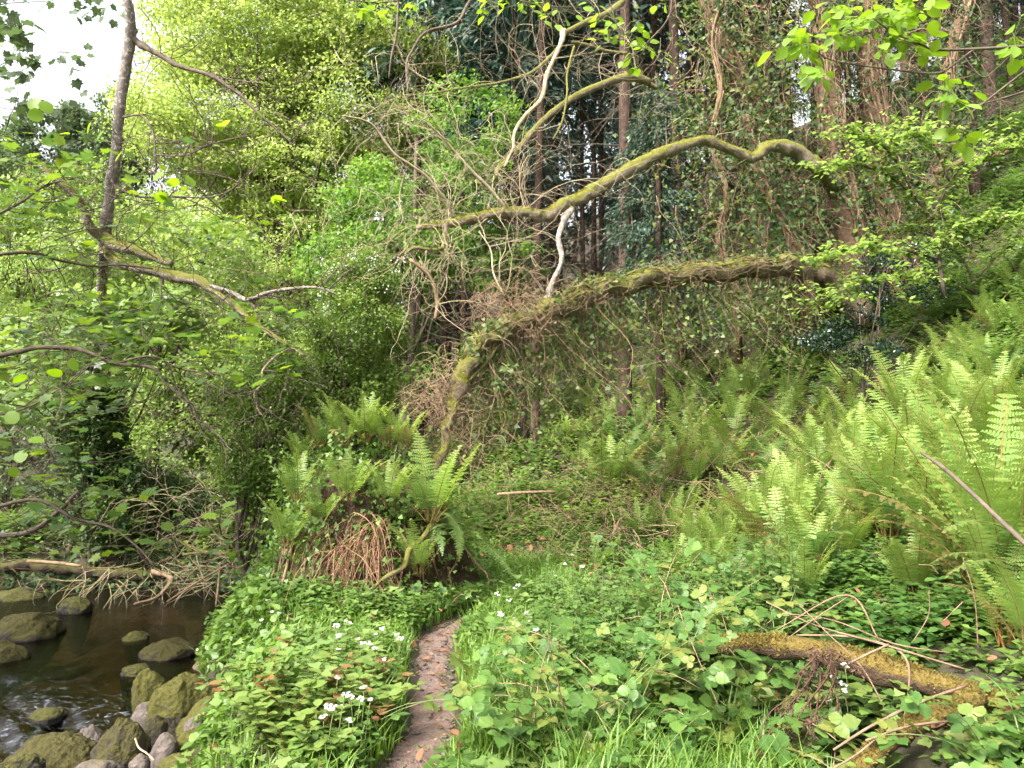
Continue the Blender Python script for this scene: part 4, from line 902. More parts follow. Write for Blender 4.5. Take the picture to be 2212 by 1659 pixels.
SP_LIST = [(905, 20), (965, 24), (1000, 21), (1045, 27), (1100, 23), (1135, 19), (1157, 17.5), (1210, 25), (1262, 21), (1300, 28), (1342, 16.5), (1390, 23), (1422, 19.5), (1468, 17.5), (1500, 24), (1562, 20.5), (1610, 26), (1655, 18.5), (1700, 23), (1765, 28), (1850, 21.5), (1968, 17), (2010, 22), (2062, 27), (2118, 15.5), (2160, 17.5), (2205, 19), (2250, 23)]
rr_ = np.random.default_rng(4)
for _ in range(70): SP_LIST.append((rr_.uniform(820, 2400), rr_.uniform(27, 48)))
for k, (u, Ys) in enumerate(SP_LIST):
    p = P(u, 600, Ys); near_ = k < 28
    names = {1342: 'pale spruce trunk standing right of the white dead branch', 1157: 'dark spruce trunk seen between limb and arching trunk', 1468: 'thin spruce trunk right of the drooping spruce boughs', 2118: 'thick reddish spruce trunk near the right edge', 1968: 'dark spruce trunk between the two right ivy trees', 2160: 'spruce trunk second from the right edge'}
    lab = names.get(u, ('dark straight spruce trunk between arching trunk and limb' if u < 1425 else 'dark spruce trunk behind the ivy-clad trees') if near_ else 'distant spruce ' + ('left of the pale spruce trunk' if u < 1342 else 'behind the young spruce' if u < 1650 else 'behind the ivy-clad trees' if u < 2000 else 'beyond the right picture edge' if u > 2212 else 'deep in the wood at far right'))
    t = thing('spruce_tree', lab, 'tree', (p[0], p[1], hz(p[0], p[1])), 'spruces of the dark wood' if near_ else 'distant spruces')
    t.rotation_euler = (RU(-.03, .03), RU(-.03, .03), RU(0, 6.28)); s = RU(.85, 1.15); t.scale = (s * .8, s * .8, s)
    for me, nm in zip(SPR[k % 3] if near_ else SPR[3 if k % 3 else 1], ('trunk', 'dead_branches', 'crown')):
        o = bpy.data.objects.new(nm, me); COL.objects.link(o); o.parent = t
        if nm == 'dead_branches': o['kind'] = 'stuff'
# young spruce with drooping blue-green boughs
p = P(1425, 640, 15.3); yz = hz(p[0], p[1]); t = thing('young_spruce', 'young spruce with drooping blue-green boughs behind the limb', 'tree', (p[0], p[1], yz))
tm = MB(); tube(tm, np.array([(p[0], p[1], yz - .3), (p[0], p[1], yz + 7)]), [.1, .03], 8); tm.build('trunk', M_SBARK, t)
cm = MB()
for _ in range(130):
    z = yz + RU(2.6, 6.8); a = RU(0, 6.28); L = RU(.9, 2.0) * (1.1 - (z - yz) / 10); s = wander((p[0], p[1], z), (math.cos(a), math.sin(a), .1), L, 8, .1, .13)
    n = int(150 * L); i = rng.integers(1, 8, n); f = RU(0, 1, n)[:, None]; dr = np.abs(rng.normal(0, .16, (n, 1))); q = s[i] * (1 - f) + s[i + 1] * f + rng.normal(0, .045, (n, 3)) - dr * (0, 0, 1)
    leaves(cm, q, rdir(n) + (0, 0, .8), rdir(n) * .6 + np.array((math.cos(a) * .7, math.sin(a) * .7, -.5)), RU(.05, .12, n), NARROW)
cm.build('crown', leaf_mat('blue_spruce_needles', [(.02, .042, .026), (.035, .065, .04), (.055, .095, .055)], trans=.25), t)

# ------------------------------------------------------------------ ivy-clad trees on the slope
def ivy_tree(name, label, rows, seed, nleaf, spread, vines, leafm=M_IVY):
    p, r = px_path(rows, 7); gz = hz(p[-1][0], p[-1][1])
    t = thing(name, label, 'tree', (p[-1][0], p[-1][1], min(gz, p[-1][2])), 'ivy-clad trees on the slope')
    m_ = MB(); tube(m_, np.vstack([p, p[-1] + (0, 0, -1.2)]), np.append(r, r[-1] * 1.3), 14, .12); m_.build('trunk', M_RBARK, t)
    ve = []
    for _ in range(vines):
        i0 = int(RU(0, .6) * len(p)); i1 = min(len(p), i0 + int(RU(8, 26))); a0 = RU(-2.6, -.5); pts = []
        for i in range(i0, i1): 
            a = a0 + .35 * math.sin(i * .5 + a0 * 3); pts.append(p[i] + np.array((math.cos(a), math.sin(a), 0)) * (r[i] * 1.06 + .012))
        if len(pts) > 3: ve.append((np.array(pts), np.full(len(pts), RU(.007, .02)), 0))
    for _ in range(vines * 3):
        i = int(RU(0, .8) * len(p)); q = p[i] + rng.normal(0, spread * .55, 3) * (1, .6, .3); ve.append((wander(q, (RU(-.4, .4), RU(-.4, .2), -1), RU(.4, 2.0), 9, .3, .12), np.linspace(.006, .002, 10), 0))
    twigs_to(ve, t, M_BTWIG, vines + 12, 'vine', 'hanging_vines', 4)
    i = (RU(0, 1, nleaf) * (len(p) - 1)).astype(int)
    cn = rng.normal(0, 1, (60, 3)) * spread * (.8, .5, .3); off = cn[rng.integers(0, 60, nleaf)] + rng.normal(0, .13, (nleaf, 3)); i = (i // 5) * 5; 
    off[:, 1] -= np.abs(rng.normal(0, .1, nleaf)); d2 = np.hypot(off[:, 0], off[:, 1]); ok = d2 > r[i] * 1.0
    q = (p[i] + off)[ok]; n = len(q)
    if n > 150:
        bigl = leaf_mesh('leaf_mesh', IVY, leafm)
        for qq in q[:90]: put('leaf', bigl, t, qq, rdir(1)[0] + (-.3, -.8, .5), rdir(1)[0] - (0, 0, .6), RU(.06, .1))
        m2 = MB(); leaves(m2, q[90:], rdir(n - 90) + (-.3, -.7, .6), rdir(n - 90) - (0, 0, .5), RU(.05, .095, n - 90), IVY); m2.build('foliage', leafm, t, kind='stuff')
    return t
ivy_tree('ivy_tree', 'leaning ivy-clad trunk slanting down to the right behind the limb', [(1515, -60, 15, 38), (1541, 50, 15, 38), (1585, 140, 15, 40), (1625, 217, 15, 40), (1661, 300, 15, 38), (1691, 357, 15, 40), (1718, 417, 15, 44), (1760, 478, 15, 52), (1790, 540, 15, 62)], 1, 2600, .42, 14)
ivy_tree('ivy_tree', 'thick reddish ivy-clad trunk in the middle of the slope wood', [(1755, -60, 14.2, 46), (1768, 0, 14.2, 48), (1788, 100, 14.2, 52), (1792, 233, 14.2, 56), (1800, 320, 14.2, 58), (1815, 420, 14.2, 62), (1835, 520, 14.2, 75)], 2, 1900, .5, 22)
ivy_tree('ivy_tree', 'broad peeling trunk wound with ivy stems right of the middle', [(1868, -60, 14.6, 44), (1880, 120, 14.6, 48), (1893, 300, 14.6, 58), (1905, 400, 14.6, 66), (1922, 480, 14.6, 72), (1940, 560, 14.6, 90)], 3, 2600, .55, 24)
ivy_tree('ivy_tree', 'slender mossy ivy-clad trunk nearest the right edge', [(2110, -60, 15, 24), (2095, 0, 15, 26), (2058, 100, 15, 30), (2045, 200, 15, 32), (2038, 300, 15, 34), (2025, 360, 15, 36), (2000, 470, 15, 46)], 4, 1900, .45, 14)
ivy_tree('ivy_tree', 'ivy-smothered stem with yellowing leaves just right of the young spruce', [(1580, -60, 14, 8), (1540, 80, 14, 9), (1556, 190, 14, 9), (1538, 300, 14, 10), (1568, 420, 14, 11), (1552, 520, 14, 13), (1590, 640, 14, 18)], 5, 2000, .85, 18, M_IVYL)
ivy_tree('ivy_tree', 'twisted pair of ivy stems below the end of the limb', [(1610, 250, 13.4, 16), (1635, 360, 13.4, 18), (1660, 430, 13.4, 20), (1700, 500, 13.4, 22), (1740, 590, 13.4, 34)], 6, 1200, .4, 12)
# brown vine thicket hanging between the trunks
vt = thing('vine_thicket', 'tangle of bare brown climbing stems hanging between the ivy-clad trees', 'vines', P(1700, 560, 14.4)); ve = []
for _ in range(620):
    u = RU(1480, 2080); q = P(u, RU(-40, 520), RU(13.4, 15.6)); twig_paths(q, (RU(-.6, .6), RU(-.3, .3), RU(-1, .2)), RU(.5, 1.8), .008, 1, .45, .08, 8, (0, 2), .8, ve)
twigs_to(ve, vt, M_BTWIG, 80, 'stem', 'stems', 3)
lc = np.array([P(RU(1470, 2120), RU(-30, 640), RU(13, 15.8)) for _ in range(190)]); lp = np.repeat(lc, 32, 0) + rng.normal(0, 1, (190 * 32, 3)) * (.2, .14, .26)
m_ = MB(); leaves(m_, lp, rdir(len(lp)) + (-.3, -.7, .6), rdir(len(lp)) - (0, 0, .5), RU(.05, .1, len(lp)), IVY); m_.build('foliage', M_IVY, vt, kind='stuff')
# holly
leafy_tree('holly_bush', 'dark blue-green glossy holly bush on the slope right of centre', 'bush', (*P(1850, 800, 11.8)[:2], hz(*P(1850, 800, 11.8)[:2])), [(P(1790, 735, 11.6), (rpx(70, 11.6), .4, rpx(22, 11.6)), 16, 45, .16, .4), (P(1880, 760, 11.6), (rpx(60, 11.6), .4, rpx(30, 11.6)), 14, 45, .16, .4), (P(1860, 690, 11.9), (rpx(75, 11.6), .4, rpx(30, 11.6)), 12, 40, .15, .4), (P(1960, 600, 13), (rpx(110, 13), .6, rpx(80, 13)), 45, 60, .22, .5)], M_HOLLY, .055, .03, M_DTWIG, nl=14)

# ------------------------------------------------------------------ hazel sprays in front of the ivy trees
def spray_bush(name, label, origin, branches, mat, size, per, tpl, each, grp=None, ybase=None):
    t = thing(name, label, 'shrub', origin, grp); pts = []; ou = []
    for rows in branches:
        p, r = px_path(rows, 6); b = MB(); tube(b, p, r, 6, .05); b.build('branch', M_DTWIG, t)
        for i in range(2, len(p)):
            for _ in range(2):
                d = unit(unit(p[i] - p[i - 1]) * .5 + rdir(1)[0] * np.array((1, .8, .28))); s = wander(p[i], d, RU(.25, .6), 6, .2, -.01); ou.append((s, np.linspace(.004, .0015, 7), 0))
                for q in s[1:]:
                    for _k in range(per): pts.append(q + rng.normal(0, .035, 3) * (1, 1, .5))
    twigs_to(ou, t, M_DTWIG, 24, 'twig', 'twigs', 3)
    pts = np.array(pts); rng.shuffle(pts); n = len(pts); me = leaf_mesh('leaf_mesh', tpl, mat)
    for q in pts[:each]: put('leaf', me, t, q, rdir(1)[0] * .55 + (-.1, -.25, 1), rdir(1)[0] * (1, 1, .3) - (0, 0, .15), RU(size * .7, size * 1.25))
    if n > each:
        m_ = MB(); k = n - each; leaves(m_, pts[each:], rdir(k) * .55 + (-.1, -.25, 1), rdir(k) * (1, 1, .3) - (0, 0, .15), RU(size * .7, size * 1.25, k), tpl); m_.build('foliage', mat, t, kind='stuff')
    return t
M_HAZEL = leaf_mat('hazel_leaf', [(.12, .2, .045), (.18, .27, .06), (.26, .35, .09)], trans=.48, rough=.4)
spray_bush('hazel_shrub', 'tiered bright green hazel sprays in front of the thick ivy-clad trunks', P(2040, 640, 11.6), [
    [(2040, 640, 11.6, 10), (2010, 480, 11.6, 9), (1950, 400, 11.5, 7), (1870, 360, 11.4, 5), (1790, 355, 11.3, 3)], [(2010, 480, 11.6, 7), (2060, 380, 11.5, 6), (2130, 330, 11.4, 5), (2210, 320, 11.4, 4)], [(1980, 430, 11.5, 5), (1930, 340, 11.4, 5), (1880, 300, 11.3, 4), (1820, 285, 11.2, 3)],
    [(2050, 390, 11.5, 5), (2010, 300, 11.4, 4), (1960, 275, 11.3, 3)], [(2030, 560, 11.6, 6), (1950, 540, 11.4, 5), (1860, 535, 11.2, 4), (1770, 560, 11.1, 3)], [(2030, 520, 11.6, 6), (2110, 480, 11.4, 5), (2180, 470, 11.3, 4)], [(2030, 600, 11.5, 5), (1920, 600, 11.2, 4), (1840, 620, 11, 3), (1770, 650, 10.9, 2)]], M_HAZEL, .08, 3, OVAL, 300)
spray_bush('elm_shrub', 'low bright leafy shrub on the slope under the broad peeling trunk', P(2130, 640, 12.2), [
    [(2130, 700, 12.2, 8), (2080, 560, 12.1, 6), (2000, 505, 12, 4), (1900, 500, 11.9, 3)], [(2110, 600, 12.2, 6), (2170, 540, 12.1, 4), (2230, 520, 12, 3)], [(2120, 640, 12.2, 6), (2040, 600, 12, 4), (1960, 590, 11.9, 3)]], M_HAZEL, .07, 3, OVAL, 120)
# ------------------------------------------------------------------ overhanging branches near the camera
def overhang(name, label, base_px, lines, clusters, mat, size, tpl=OVAL, grp='overhanging branches'):
    t = thing(name, label, 'branch', P(*base_px), grp)
    for rows in lines:
        p, r = px_path(rows, 7); b = MB(); tube(b, p, r, 6, .06); b.build('branch', M_DTWIG, t)
    me = leaf_mesh('leaf_mesh', tpl, mat); tm = MB()
    for (u, v, Yc, ru, rv, n) in clusters:
        c = P(u, v, Yc)
        for _ in range(n):
            q = P(u + rng.normal(0, ru * .5), v + rng.normal(0, rv * .5), Yc + rng.normal(0, .12)); d = unit(q - c + rng.normal(0, .02, 3))
            tube(tm, np.array([c + d * .01, (c + q) / 2 + (0, 0, .01), q]), [.002, .0016, .0012], 3, cap=False)
            put('leaf', me, t, q, rdir(1)[0] * .8 + (0, -.3, .9), d * np.array((1, 1, .6)) - (0, 0, .35) + rdir(1)[0] * .4, RU(size * .75, size * 1.25))
    tm.build('leaf_stalks', M_STEM, t, kind='stuff'); return t
M_NEAR = leaf_mat('young_beech_leaf', [(.12, .22, .025), (.17, .28, .035), (.24, .34, .06)], trans=.5, rough=.4)
overhang('overhanging_branch', 'dark thin branches with bright young leaves reaching in from the top right', (2260, 90, 5), [
    [(2260, 95, 5, 8), (2212, 100, 5, 7), (2041, 108, 5, 6), (1991, 97, 5, 5), (1925, 67, 5, 4), (1880, 35, 5, 3)], [(2108, 103, 5, 5), (2066, 135, 5, 5), (2025, 158, 5, 5), (1941, 152, 5, 4), (1808, 133, 5, 3), (1764, 113, 5, 2)],
    [(2260, 120, 5, 6), (2212, 155, 5, 5), (2145, 207, 5, 5), (2090, 250, 5, 4), (2050, 290, 5, 3)], [(2260, 180, 5, 5), (2190, 205, 5, 4), (2100, 230, 5, 3), (2040, 240, 5, 2)], [(2080, 120, 5, 3), (2120, 165, 5, 3), (2150, 150, 5, 2), (2212, 90, 5, 2)]],
    [(1745, 95, 5, 60, 40, 22), (1770, 145, 5, 40, 40, 14), (1880, 40, 5, 90, 40, 34), (1820, 15, 5, 60, 30, 16), (1905, 85, 5, 60, 35, 20), (1960, 95, 5, 50, 30, 14), (1985, 20, 5, 50, 30, 12), (2042, 195, 5, 35, 35, 16), (2060, 220, 5, 40, 25, 10), (2080, 285, 5, 45, 25, 10), (2190, 80, 5, 30, 40, 12), (2205, 125, 5, 20, 25, 6), (2010, 120, 5, 30, 30, 6), (1720, 70, 5, 30, 25, 8), (1840, 60, 5, 50, 30, 12), (1930, 20, 5, 60, 25, 14)], M_NEAR, .105)
overhang('overhanging_branch', 'leafy twigs hanging in at the top centre above the dead crown', (1150, -60, 4.6), [
    [(1040, -60, 4.6, 4), (1100, -10, 4.6, 4), (1170, 12, 4.6, 3), (1237, 15, 4.6, 2)], [(1300, -60, 4.6, 4), (1325, 30, 4.6, 3), (1340, 80, 4.6, 2)], [(1450, -60, 4.6, 5), (1447, 30, 4.6, 4), (1400, 90, 4.6, 3), (1330, 150, 4.6, 2)]],
    [(1080, 12, 4.6, 40, 24, 12), (1140, 12, 4.6, 50, 24, 14), (1210, 25, 4.6, 50, 25, 12), (1300, 45, 4.6, 35, 20, 8), (1350, 75, 4.6, 55, 35, 18), (1395, 105, 4.6, 50, 35, 16), (1310, 85, 4.6, 25, 25, 6), (1440, 10, 4.6, 30, 15, 4), (1372, 150, 4.6, 12, 10, 2)], M_NEAR, .065)
overhang('overhanging_branch', 'small dark-edged leaves on a twig at the top edge left of centre', (850, -60, 4.4), [[(960, -50, 4.4, 4), (880, -5, 4.4, 3), (820, 5, 4.4, 3), (750, 0, 4.4, 2)], [(855, 10, 4.4, 2), (855, 45, 4.4, 2)]], [(770, 8, 4.4, 40, 18, 9), (830, 15, 4.4, 40, 22, 10), (900, 10, 4.4, 30, 18, 6), (800, 40, 4.4, 25, 14, 4)], M_NEAR, .065)
ds = [(1040, -40, 10, 9), (1010, 10, 9.9, 8), (985, 50, 9.8, 8), (920, 70, 9.6, 7), (890, 110, 9.5, 6), (878, 140, 9.4, 5), (882, 200, 9.3, 4)]
hgb = thing('bare_branch', 'dark bare branch hanging down left of the dead crown', 'branch', P(*ds[0][:3])); px_branch('branch', ds, M_DTWIG, hgb, 6); px_branch('branch', [(860, -40, 9.6, 6), (858, 60, 9.5, 6), (846, 120, 9.4, 5), (840, 170, 9.4, 3)], M_DTWIG, hgb, 6)
tw2 = []
for _ in range(26): twig_paths(P(RU(840, 1000), RU(20, 180), 9.5), (RU(-.6, .3), 0, -1), RU(.4, 1.0), .004, 1, .35, .02, 8, (1, 2), .6, tw2)
twigs_to(tw2, hgb, M_DTWIG, 20)

# ------------------------------------------------------------------ the riverside tree at the left
lt = thing('alder_tree', 'grey-barked riverside tree at the left with mossy limb and large leaves', 'tree', (*P(200, 1180, 14.6)[:2], hz(*P(200, 1180, 14.6)[:2])))
px_branch('trunk', [(a, c, d, e * .85) for a, c, d, e in [(200, 1180, 14.6, 26), (200, 1080, 14.4, 25), (205, 900, 13.6, 25), (214, 720, 12.2, 25), (224, 570, 10.3, 27), (228, 500, 9.7, 28), (238, 420, 9.5, 27), (250, 330, 9.3, 28), (256, 260, 9.2, 27), (268, 160, 9.1, 28), (281, 80, 9, 27), (282, 40, 8.9, 25), (272, -20, 8.8, 24), (268, -120, 8.8, 22)]], M_ALDER, lt, 12, .12)
LB = []
def lbranch(rows, mat=M_ALDERM, sides=8):
    if mat is M_ALDERM: rows = [(a, b_, c, d * 1.2) for a, b_, c, d in rows]
    o, p, r = px_branch('limb', rows, mat, lt, sides, .13); LB.append((p, r))
lbranch([(90, 355, 9.2, 14), (110, 378, 9.2, 13), (150, 410, 9.3, 13), (178, 450, 9.4, 14), (195, 490, 9.5, 18), (222, 512, 9.65, 24), (250, 528, 9.5, 22), (290, 540, 9.3, 18), (330, 555, 9.2, 15), (370, 570, 9.1, 12)])
lbranch([(225, 540, 9.8, 18), (245, 560, 9.6, 17), (290, 578, 9.4, 17), (350, 590, 9.2, 19), (395, 600, 9.1, 23), (430, 608, 9, 20), (470, 632, 8.9, 12), (505, 660, 8.8, 9), (540, 690, 8.7, 9), (580, 718, 8.6, 8), (625, 748, 8.5, 7), (660, 768, 8.45, 4)])
lbranch([(455, 618, 8.9, 10), (500, 632, 8.85, 10), (535, 648, 8.8, 10), (580, 632, 8.7, 8), (640, 622, 8.6, 7), (690, 622, 8.55, 6), (725, 634, 8.5, 3)], M_ALDER)
lbranch([(530, 645, 8.8, 7), (550, 665, 8.75, 6), (566, 695, 8.7, 6)], M_DTWIG, 6)
lbranch([(630, 750, 8.5, 5), (595, 770, 8.45, 5), (568, 800, 8.4, 5), (565, 830, 8.4, 5), (550, 850, 8.4, 4), (555, 880, 8.4, 3), (568, 900, 8.4, 2)], M_TWIG, 6)
lbranch([(282, 80, 9, 15), (305, 97, 9, 14), (345, 118, 8.9, 13), (380, 140, 8.8, 11), (430, 155, 8.7, 10), (460, 165, 8.6, 10), (490, 185, 8.55, 8), (520, 205, 8.5, 7), (545, 232, 8.45, 7), (570, 255, 8.4, 6), (610, 290, 8.4, 4), (635, 310, 8.4, 3), (628, 260, 8.4, 2)], M_DTWIG)
lbranch([(460, 165, 8.6, 5), (520, 175, 8.6, 3), (580, 180, 8.5, 2)], M_DTWIG, 5)
lbranch([(258, 255, 9.2, 6), (305, 250, 9, 5), (330, 285, 8.9, 5), (335, 335, 8.8, 5), (335, 370, 8.8, 4), (310, 378, 8.8, 3)], M_DTWIG, 5)
lbranch([(335, 335, 8.8, 4), (400, 335, 8.7, 4), (460, 310, 8.6, 3), (540, 292, 8.5, 2)], M_DTWIG, 5)
lbranch([(245, 400, 9.4, 5), (300, 425, 9.2, 5), (380, 425, 9, 4), (460, 425, 8.8, 4), (520, 395, 8.7, 3), (580, 330, 8.6, 2)], M_DTWIG, 5)
lbranch([(-40, 555, 8, 8), (60, 545, 8.2, 8), (120, 560, 8.3, 7), (200, 575, 8.5, 6), (260, 572, 8.6, 5), (330, 580, 8.7, 4)], M_DTWIG, 6)
lbranch([(-40, 775, 7.6, 12), (40, 760, 7.6, 11), (90, 750, 7.6, 10), (170, 755, 7.6, 9), (250, 785, 7.6, 8), (330, 795, 7.6, 6), (360, 830, 7.6, 6), (410, 870, 7.6, 5), (435, 910, 7.6, 4), (465, 932, 7.6, 3)], M_DTWIG, 7)
lbranch([(250, 785, 7.6, 5), (330, 770, 7.6, 4), (400, 800, 7.6, 3), (500, 805, 7.6, 2)], M_DTWIG, 5)
lbranch([(-40, 905, 7, 5), (60, 880, 7, 4), (130, 840, 7, 3), (180, 825, 7, 2)], M_DTWIG, 5)
lbranch([(-40, 480, 8, 7), (40, 440, 8.2, 6), (100, 400, 8.4, 5), (160, 385, 8.6, 3)], M_DTWIG, 6)
lbranch([(-30, 1100, 8, 10), (80, 1080, 8, 8), (160, 1120, 8, 7), (240, 1140, 8, 6), (300, 1185, 8, 5), (335, 1225, 8, 3)], M_DTWIG, 6)
lbranch([(-30, 1160, 9, 14), (60, 1150, 9, 12), (120, 1110, 9, 10), (170, 1060, 9, 7)], M_DTWIG, 6)
tw = []
for k, (p, r) in enumerate(LB):
    n = int(5 + 26 * min(1, len(p) / 60)); 
    for _ in range(n):
        i = int(RU(.12, 1) * (len(p) - 2)); twig_paths(p[i], unit(unit(p[i + 1] - p[i]) * .5 + rdir(1)[0] * (1, .8, .8)), RU(.35, 1.2), .0065, 2, .38, 0, 8, (1, 2), .8, tw)
for _ in range(55):
    twig_paths(P(RU(-20, 420), RU(330, 700), RU(8, 9.4)), unit(np.array((RU(-.3, 1), RU(-.3, .3), RU(-.6, .5)))), RU(.5, 1.3), .0075, 2, .4, 0, 9, (1, 3), .7, tw)
twigs_to(tw, lt, M_DTWIG, 160, 'twig', 'fine_twigs', 3)
# leaves in flat tiers; the 300 largest are parts of their own
pts = []
def tier(u0, u1, v0, v1, Y0, Y1, n):
    for _ in range(n): pts.append(P(RU(u0, u1), RU(v0, v1), RU(Y0, Y1)))
tier(180, 640, 650, 830, 7.2, 8.8, 190); tier(200, 640, 500, 640, 9.4, 10.4, 130); tier(0, 300, 640, 860, 7.4, 9, 190); tier(0, 200, 280, 560, 7.5, 9, 130); tier(120, 420, 300, 520, 7.6, 8.8, 40); tier(0, 520, 1040, 1200, 7.4, 9.5, 130); tier(0, 180, 840, 1050, 6.6, 8, 40); tier(150, 300, 560, 900, 8.6, 9.6, 110); tier(120, 300, 860, 1200, 9.4, 10.6, 90)
for c in [(470, 480), (540, 500), (600, 480), (340, 470), (420, 520), (380, 720), (300, 700), (560, 610)]: tier(c[0] - 50, c[0] + 50, c[1] - 16, c[1] + 16, 9.3, 9.9, 16)
syc = leaf_mesh('leaf_mesh', MAPLE, M_SYC); order = rng.permutation(len(pts)); m_ = MB()
for j, k in enumerate(order):
    q = pts[k]; N = rdir(1)[0] * .4 + (-.05, -.15, 1); U = rdir(1)[0] * (1, 1, .25) + (.2, -.3, -.15); s = RU(.085, .15)
    if j < 300: put('leaf', syc, lt, q, N, U, s)
    else: leaves(m_, [q], [N], [U], s, MAPLE)
m_.build('foliage', M_SYC, lt, kind='stuff')
# round bright alder leaves close by
rl = leaf_mesh('round_leaf_mesh', ROUND, leaf_mat('young_alder_leaf', [(.12, .22, .02), (.17, .28, .03), (.22, .32, .05)], trans=.55))
for (u, v) in [(487, 272), (480, 285), (525, 235), (560, 255), (340, 420), (360, 395), (355, 375), (600, 435), (620, 437), (590, 440), (340, 415), (415, 405), (130, 815), (165, 800), (60, 815), (95, 955), (35, 915), (190, 290), (210, 305), (95, 250), (110, 245), (150, 290), (70, 240), (275, 390), (250, 350), (45, 1000), (120, 960), (20, 1010)]:
    put('leaf', rl, lt, P(u, v, 6.6), rdir(1)[0] * .9 + (0, -.4, .8), rdir(1)[0] + (0, 0, .3), RU(.09, .14))
# sycamore crown hanging in the top left corner against the sky
cl = thing('sycamore_branch', 'dark sycamore leaves silhouetted against the sky in the top left corner', 'branch', P(-60, 100, 9)); tw = []
for (u, v) in [(-40, 60), (-40, 150), (-40, 230), (-40, 20), (-30, 310)]:
    twig_paths(P(u, v, 9), (1, -.1, RU(-.1, .3)), RU(.9, 1.4), .007, 2, .3, .03, 9, (2, 3), .7, tw)
twigs_to(tw, cl, M_DTWIG, 12, 'twig', 'twigs', 4); tips = np.array([q for a in tw for q in a[0][3:]]); rng.shuffle(tips)
dk = leaf_mesh('leaf_mesh', MAPLE, M_FARLEAF)
for q in tips[:300]: put('leaf', dk, cl, q + rng.normal(0, .06, 3), rdir(1)[0] * .7 + (0, -.6, .8), rdir(1)[0] - (0, 0, .7), RU(.09, .15))
# ------------------------------------------------------------------ far bank log and brushwood
M_FARLOG = bark_mat('brown_log', ((.025, .018, .012), (.085, .06, .04)), ((.04, .042, .01), (.09, .085, .02)), .4, .35, 9, .9)
fl_ = thing('fallen_log', 'mossy log lying along the far bank above the pool', 'log', P(250, 1245, 11.7))
px_branch('log', [(-40, 1228, 11.6, 20), (60, 1222, 11.7, 22), (150, 1230, 11.7, 22), (250, 1240, 11.7, 20), (340, 1244, 11.7, 17), (400, 1250, 11.7, 18), (440, 1262, 11.6, 10)], M_FARLOG, fl_, 12, .38, 14)
px_branch('branch', [(330, 1235, 11.6, 12), (370, 1250, 11.4, 10), (340, 1290, 11, 8), (290, 1305, 10.7, 5)], M_BTWIG, fl_, 7); px_branch('branch', [(60, 1212, 11.5, 8), (120, 1216, 11.5, 8), (175, 1222, 11.4, 6)], M_BTWIG, fl_, 6)
bw = thing('brushwood', 'pale dead branches tangled over the water left of the root mound', 'branches', P(440, 1260, 11)); tw = []
px_branch('branch', [(380, 1165, 10.9, 5), (410, 1180, 10.9, 7), (440, 1192, 10.8, 8), (480, 1195, 10.7, 8), (525, 1197, 10.6, 6)], M_LIMB, bw, 7); px_branch('branch', [(395, 1198, 10.9, 6), (440, 1192, 10.8, 6)], M_LIMB, bw, 6)
px_branch('branch', [(476, 1215, 10.3, 5), (472, 1260, 10.2, 5), (466, 1310, 10.1, 4)], M_BTWIG, bw, 6); px_branch('branch', [(360, 1300, 10.6, 4), (430, 1255, 10.7, 5), (500, 1215, 10.8, 4)], M_BTWIG, bw, 6)
for _ in range(75): twig_paths(P(RU(330, 560), RU(1060, 1240), RU(10.3, 11.6)), (RU(-1, 1), RU(-.3, .3), RU(-.3, .7)), RU(.4, 1.2), .006, 1, .35, .02, 8, (1, 3), .7, tw)
for _ in range(45): twig_paths(P(RU(170, 480), RU(1225, 1275), RU(10.8, 11.6)), (RU(-1, .6), -.4, RU(-.8, .1)), RU(.4, 1.1), .006, 1, .3, .06, 8, (1, 2), .7, tw)
twigs_to(tw, bw, M_TWIG, 70, 'twig', 'fine_twigs', 4)

# ------------------------------------------------------------------ foreground mossy log and its litter
lg = thing('mossy_log', 'forked mossy log lying across the brambles at the lower right', 'log', P(2050, 1500, 4.2))
_, lp_, lr_ = px_branch('log', [(1440, 1430, 4.85, 16), (1500, 1408, 4.72, 28), (1560, 1396, 4.6, 38), (1640, 1394, 4.5, 42), (1740, 1404, 4.4, 48), (1850, 1430, 4.25, 54), (1960, 1462, 4.1, 56), (2060, 1496, 4.0, 55), (2150, 1520, 3.9, 56), (2290, 1545, 3.75, 54)], M_LOG, lg, 16, .16)
_, lp2, lr2 = px_branch('fork', [(2120, 1510, 3.85, 36), (2040, 1540, 3.75, 40), (1960, 1575, 3.65, 40), (1890, 1625, 3.55, 42), (1840, 1690, 3.5, 42), (1800, 1760, 3.45, 42)], M_LOG, lg, 14, .16)
moss_tufts(lp_, lr_, 1800, lg, M_OMOSS, (.22, .42), (.01, .028)); moss_tufts(lp_, lr_, 1500, lg, M_OMOSS, (.5, .95), (.01, .026)); moss_tufts(lp2, lr2, 900, lg, M_OMOSS, (0, .8), (.012, .03))
M_DRY = bark_mat('dry_stem', ((.1, .058, .038), (.26, .175, .115)), None, 0, 0, 14, .4)
dsx = thing('dead_stems', 'broken straw-coloured bracken stems lying across the mossy log', 'stems', P(1850, 1420, 4.1))
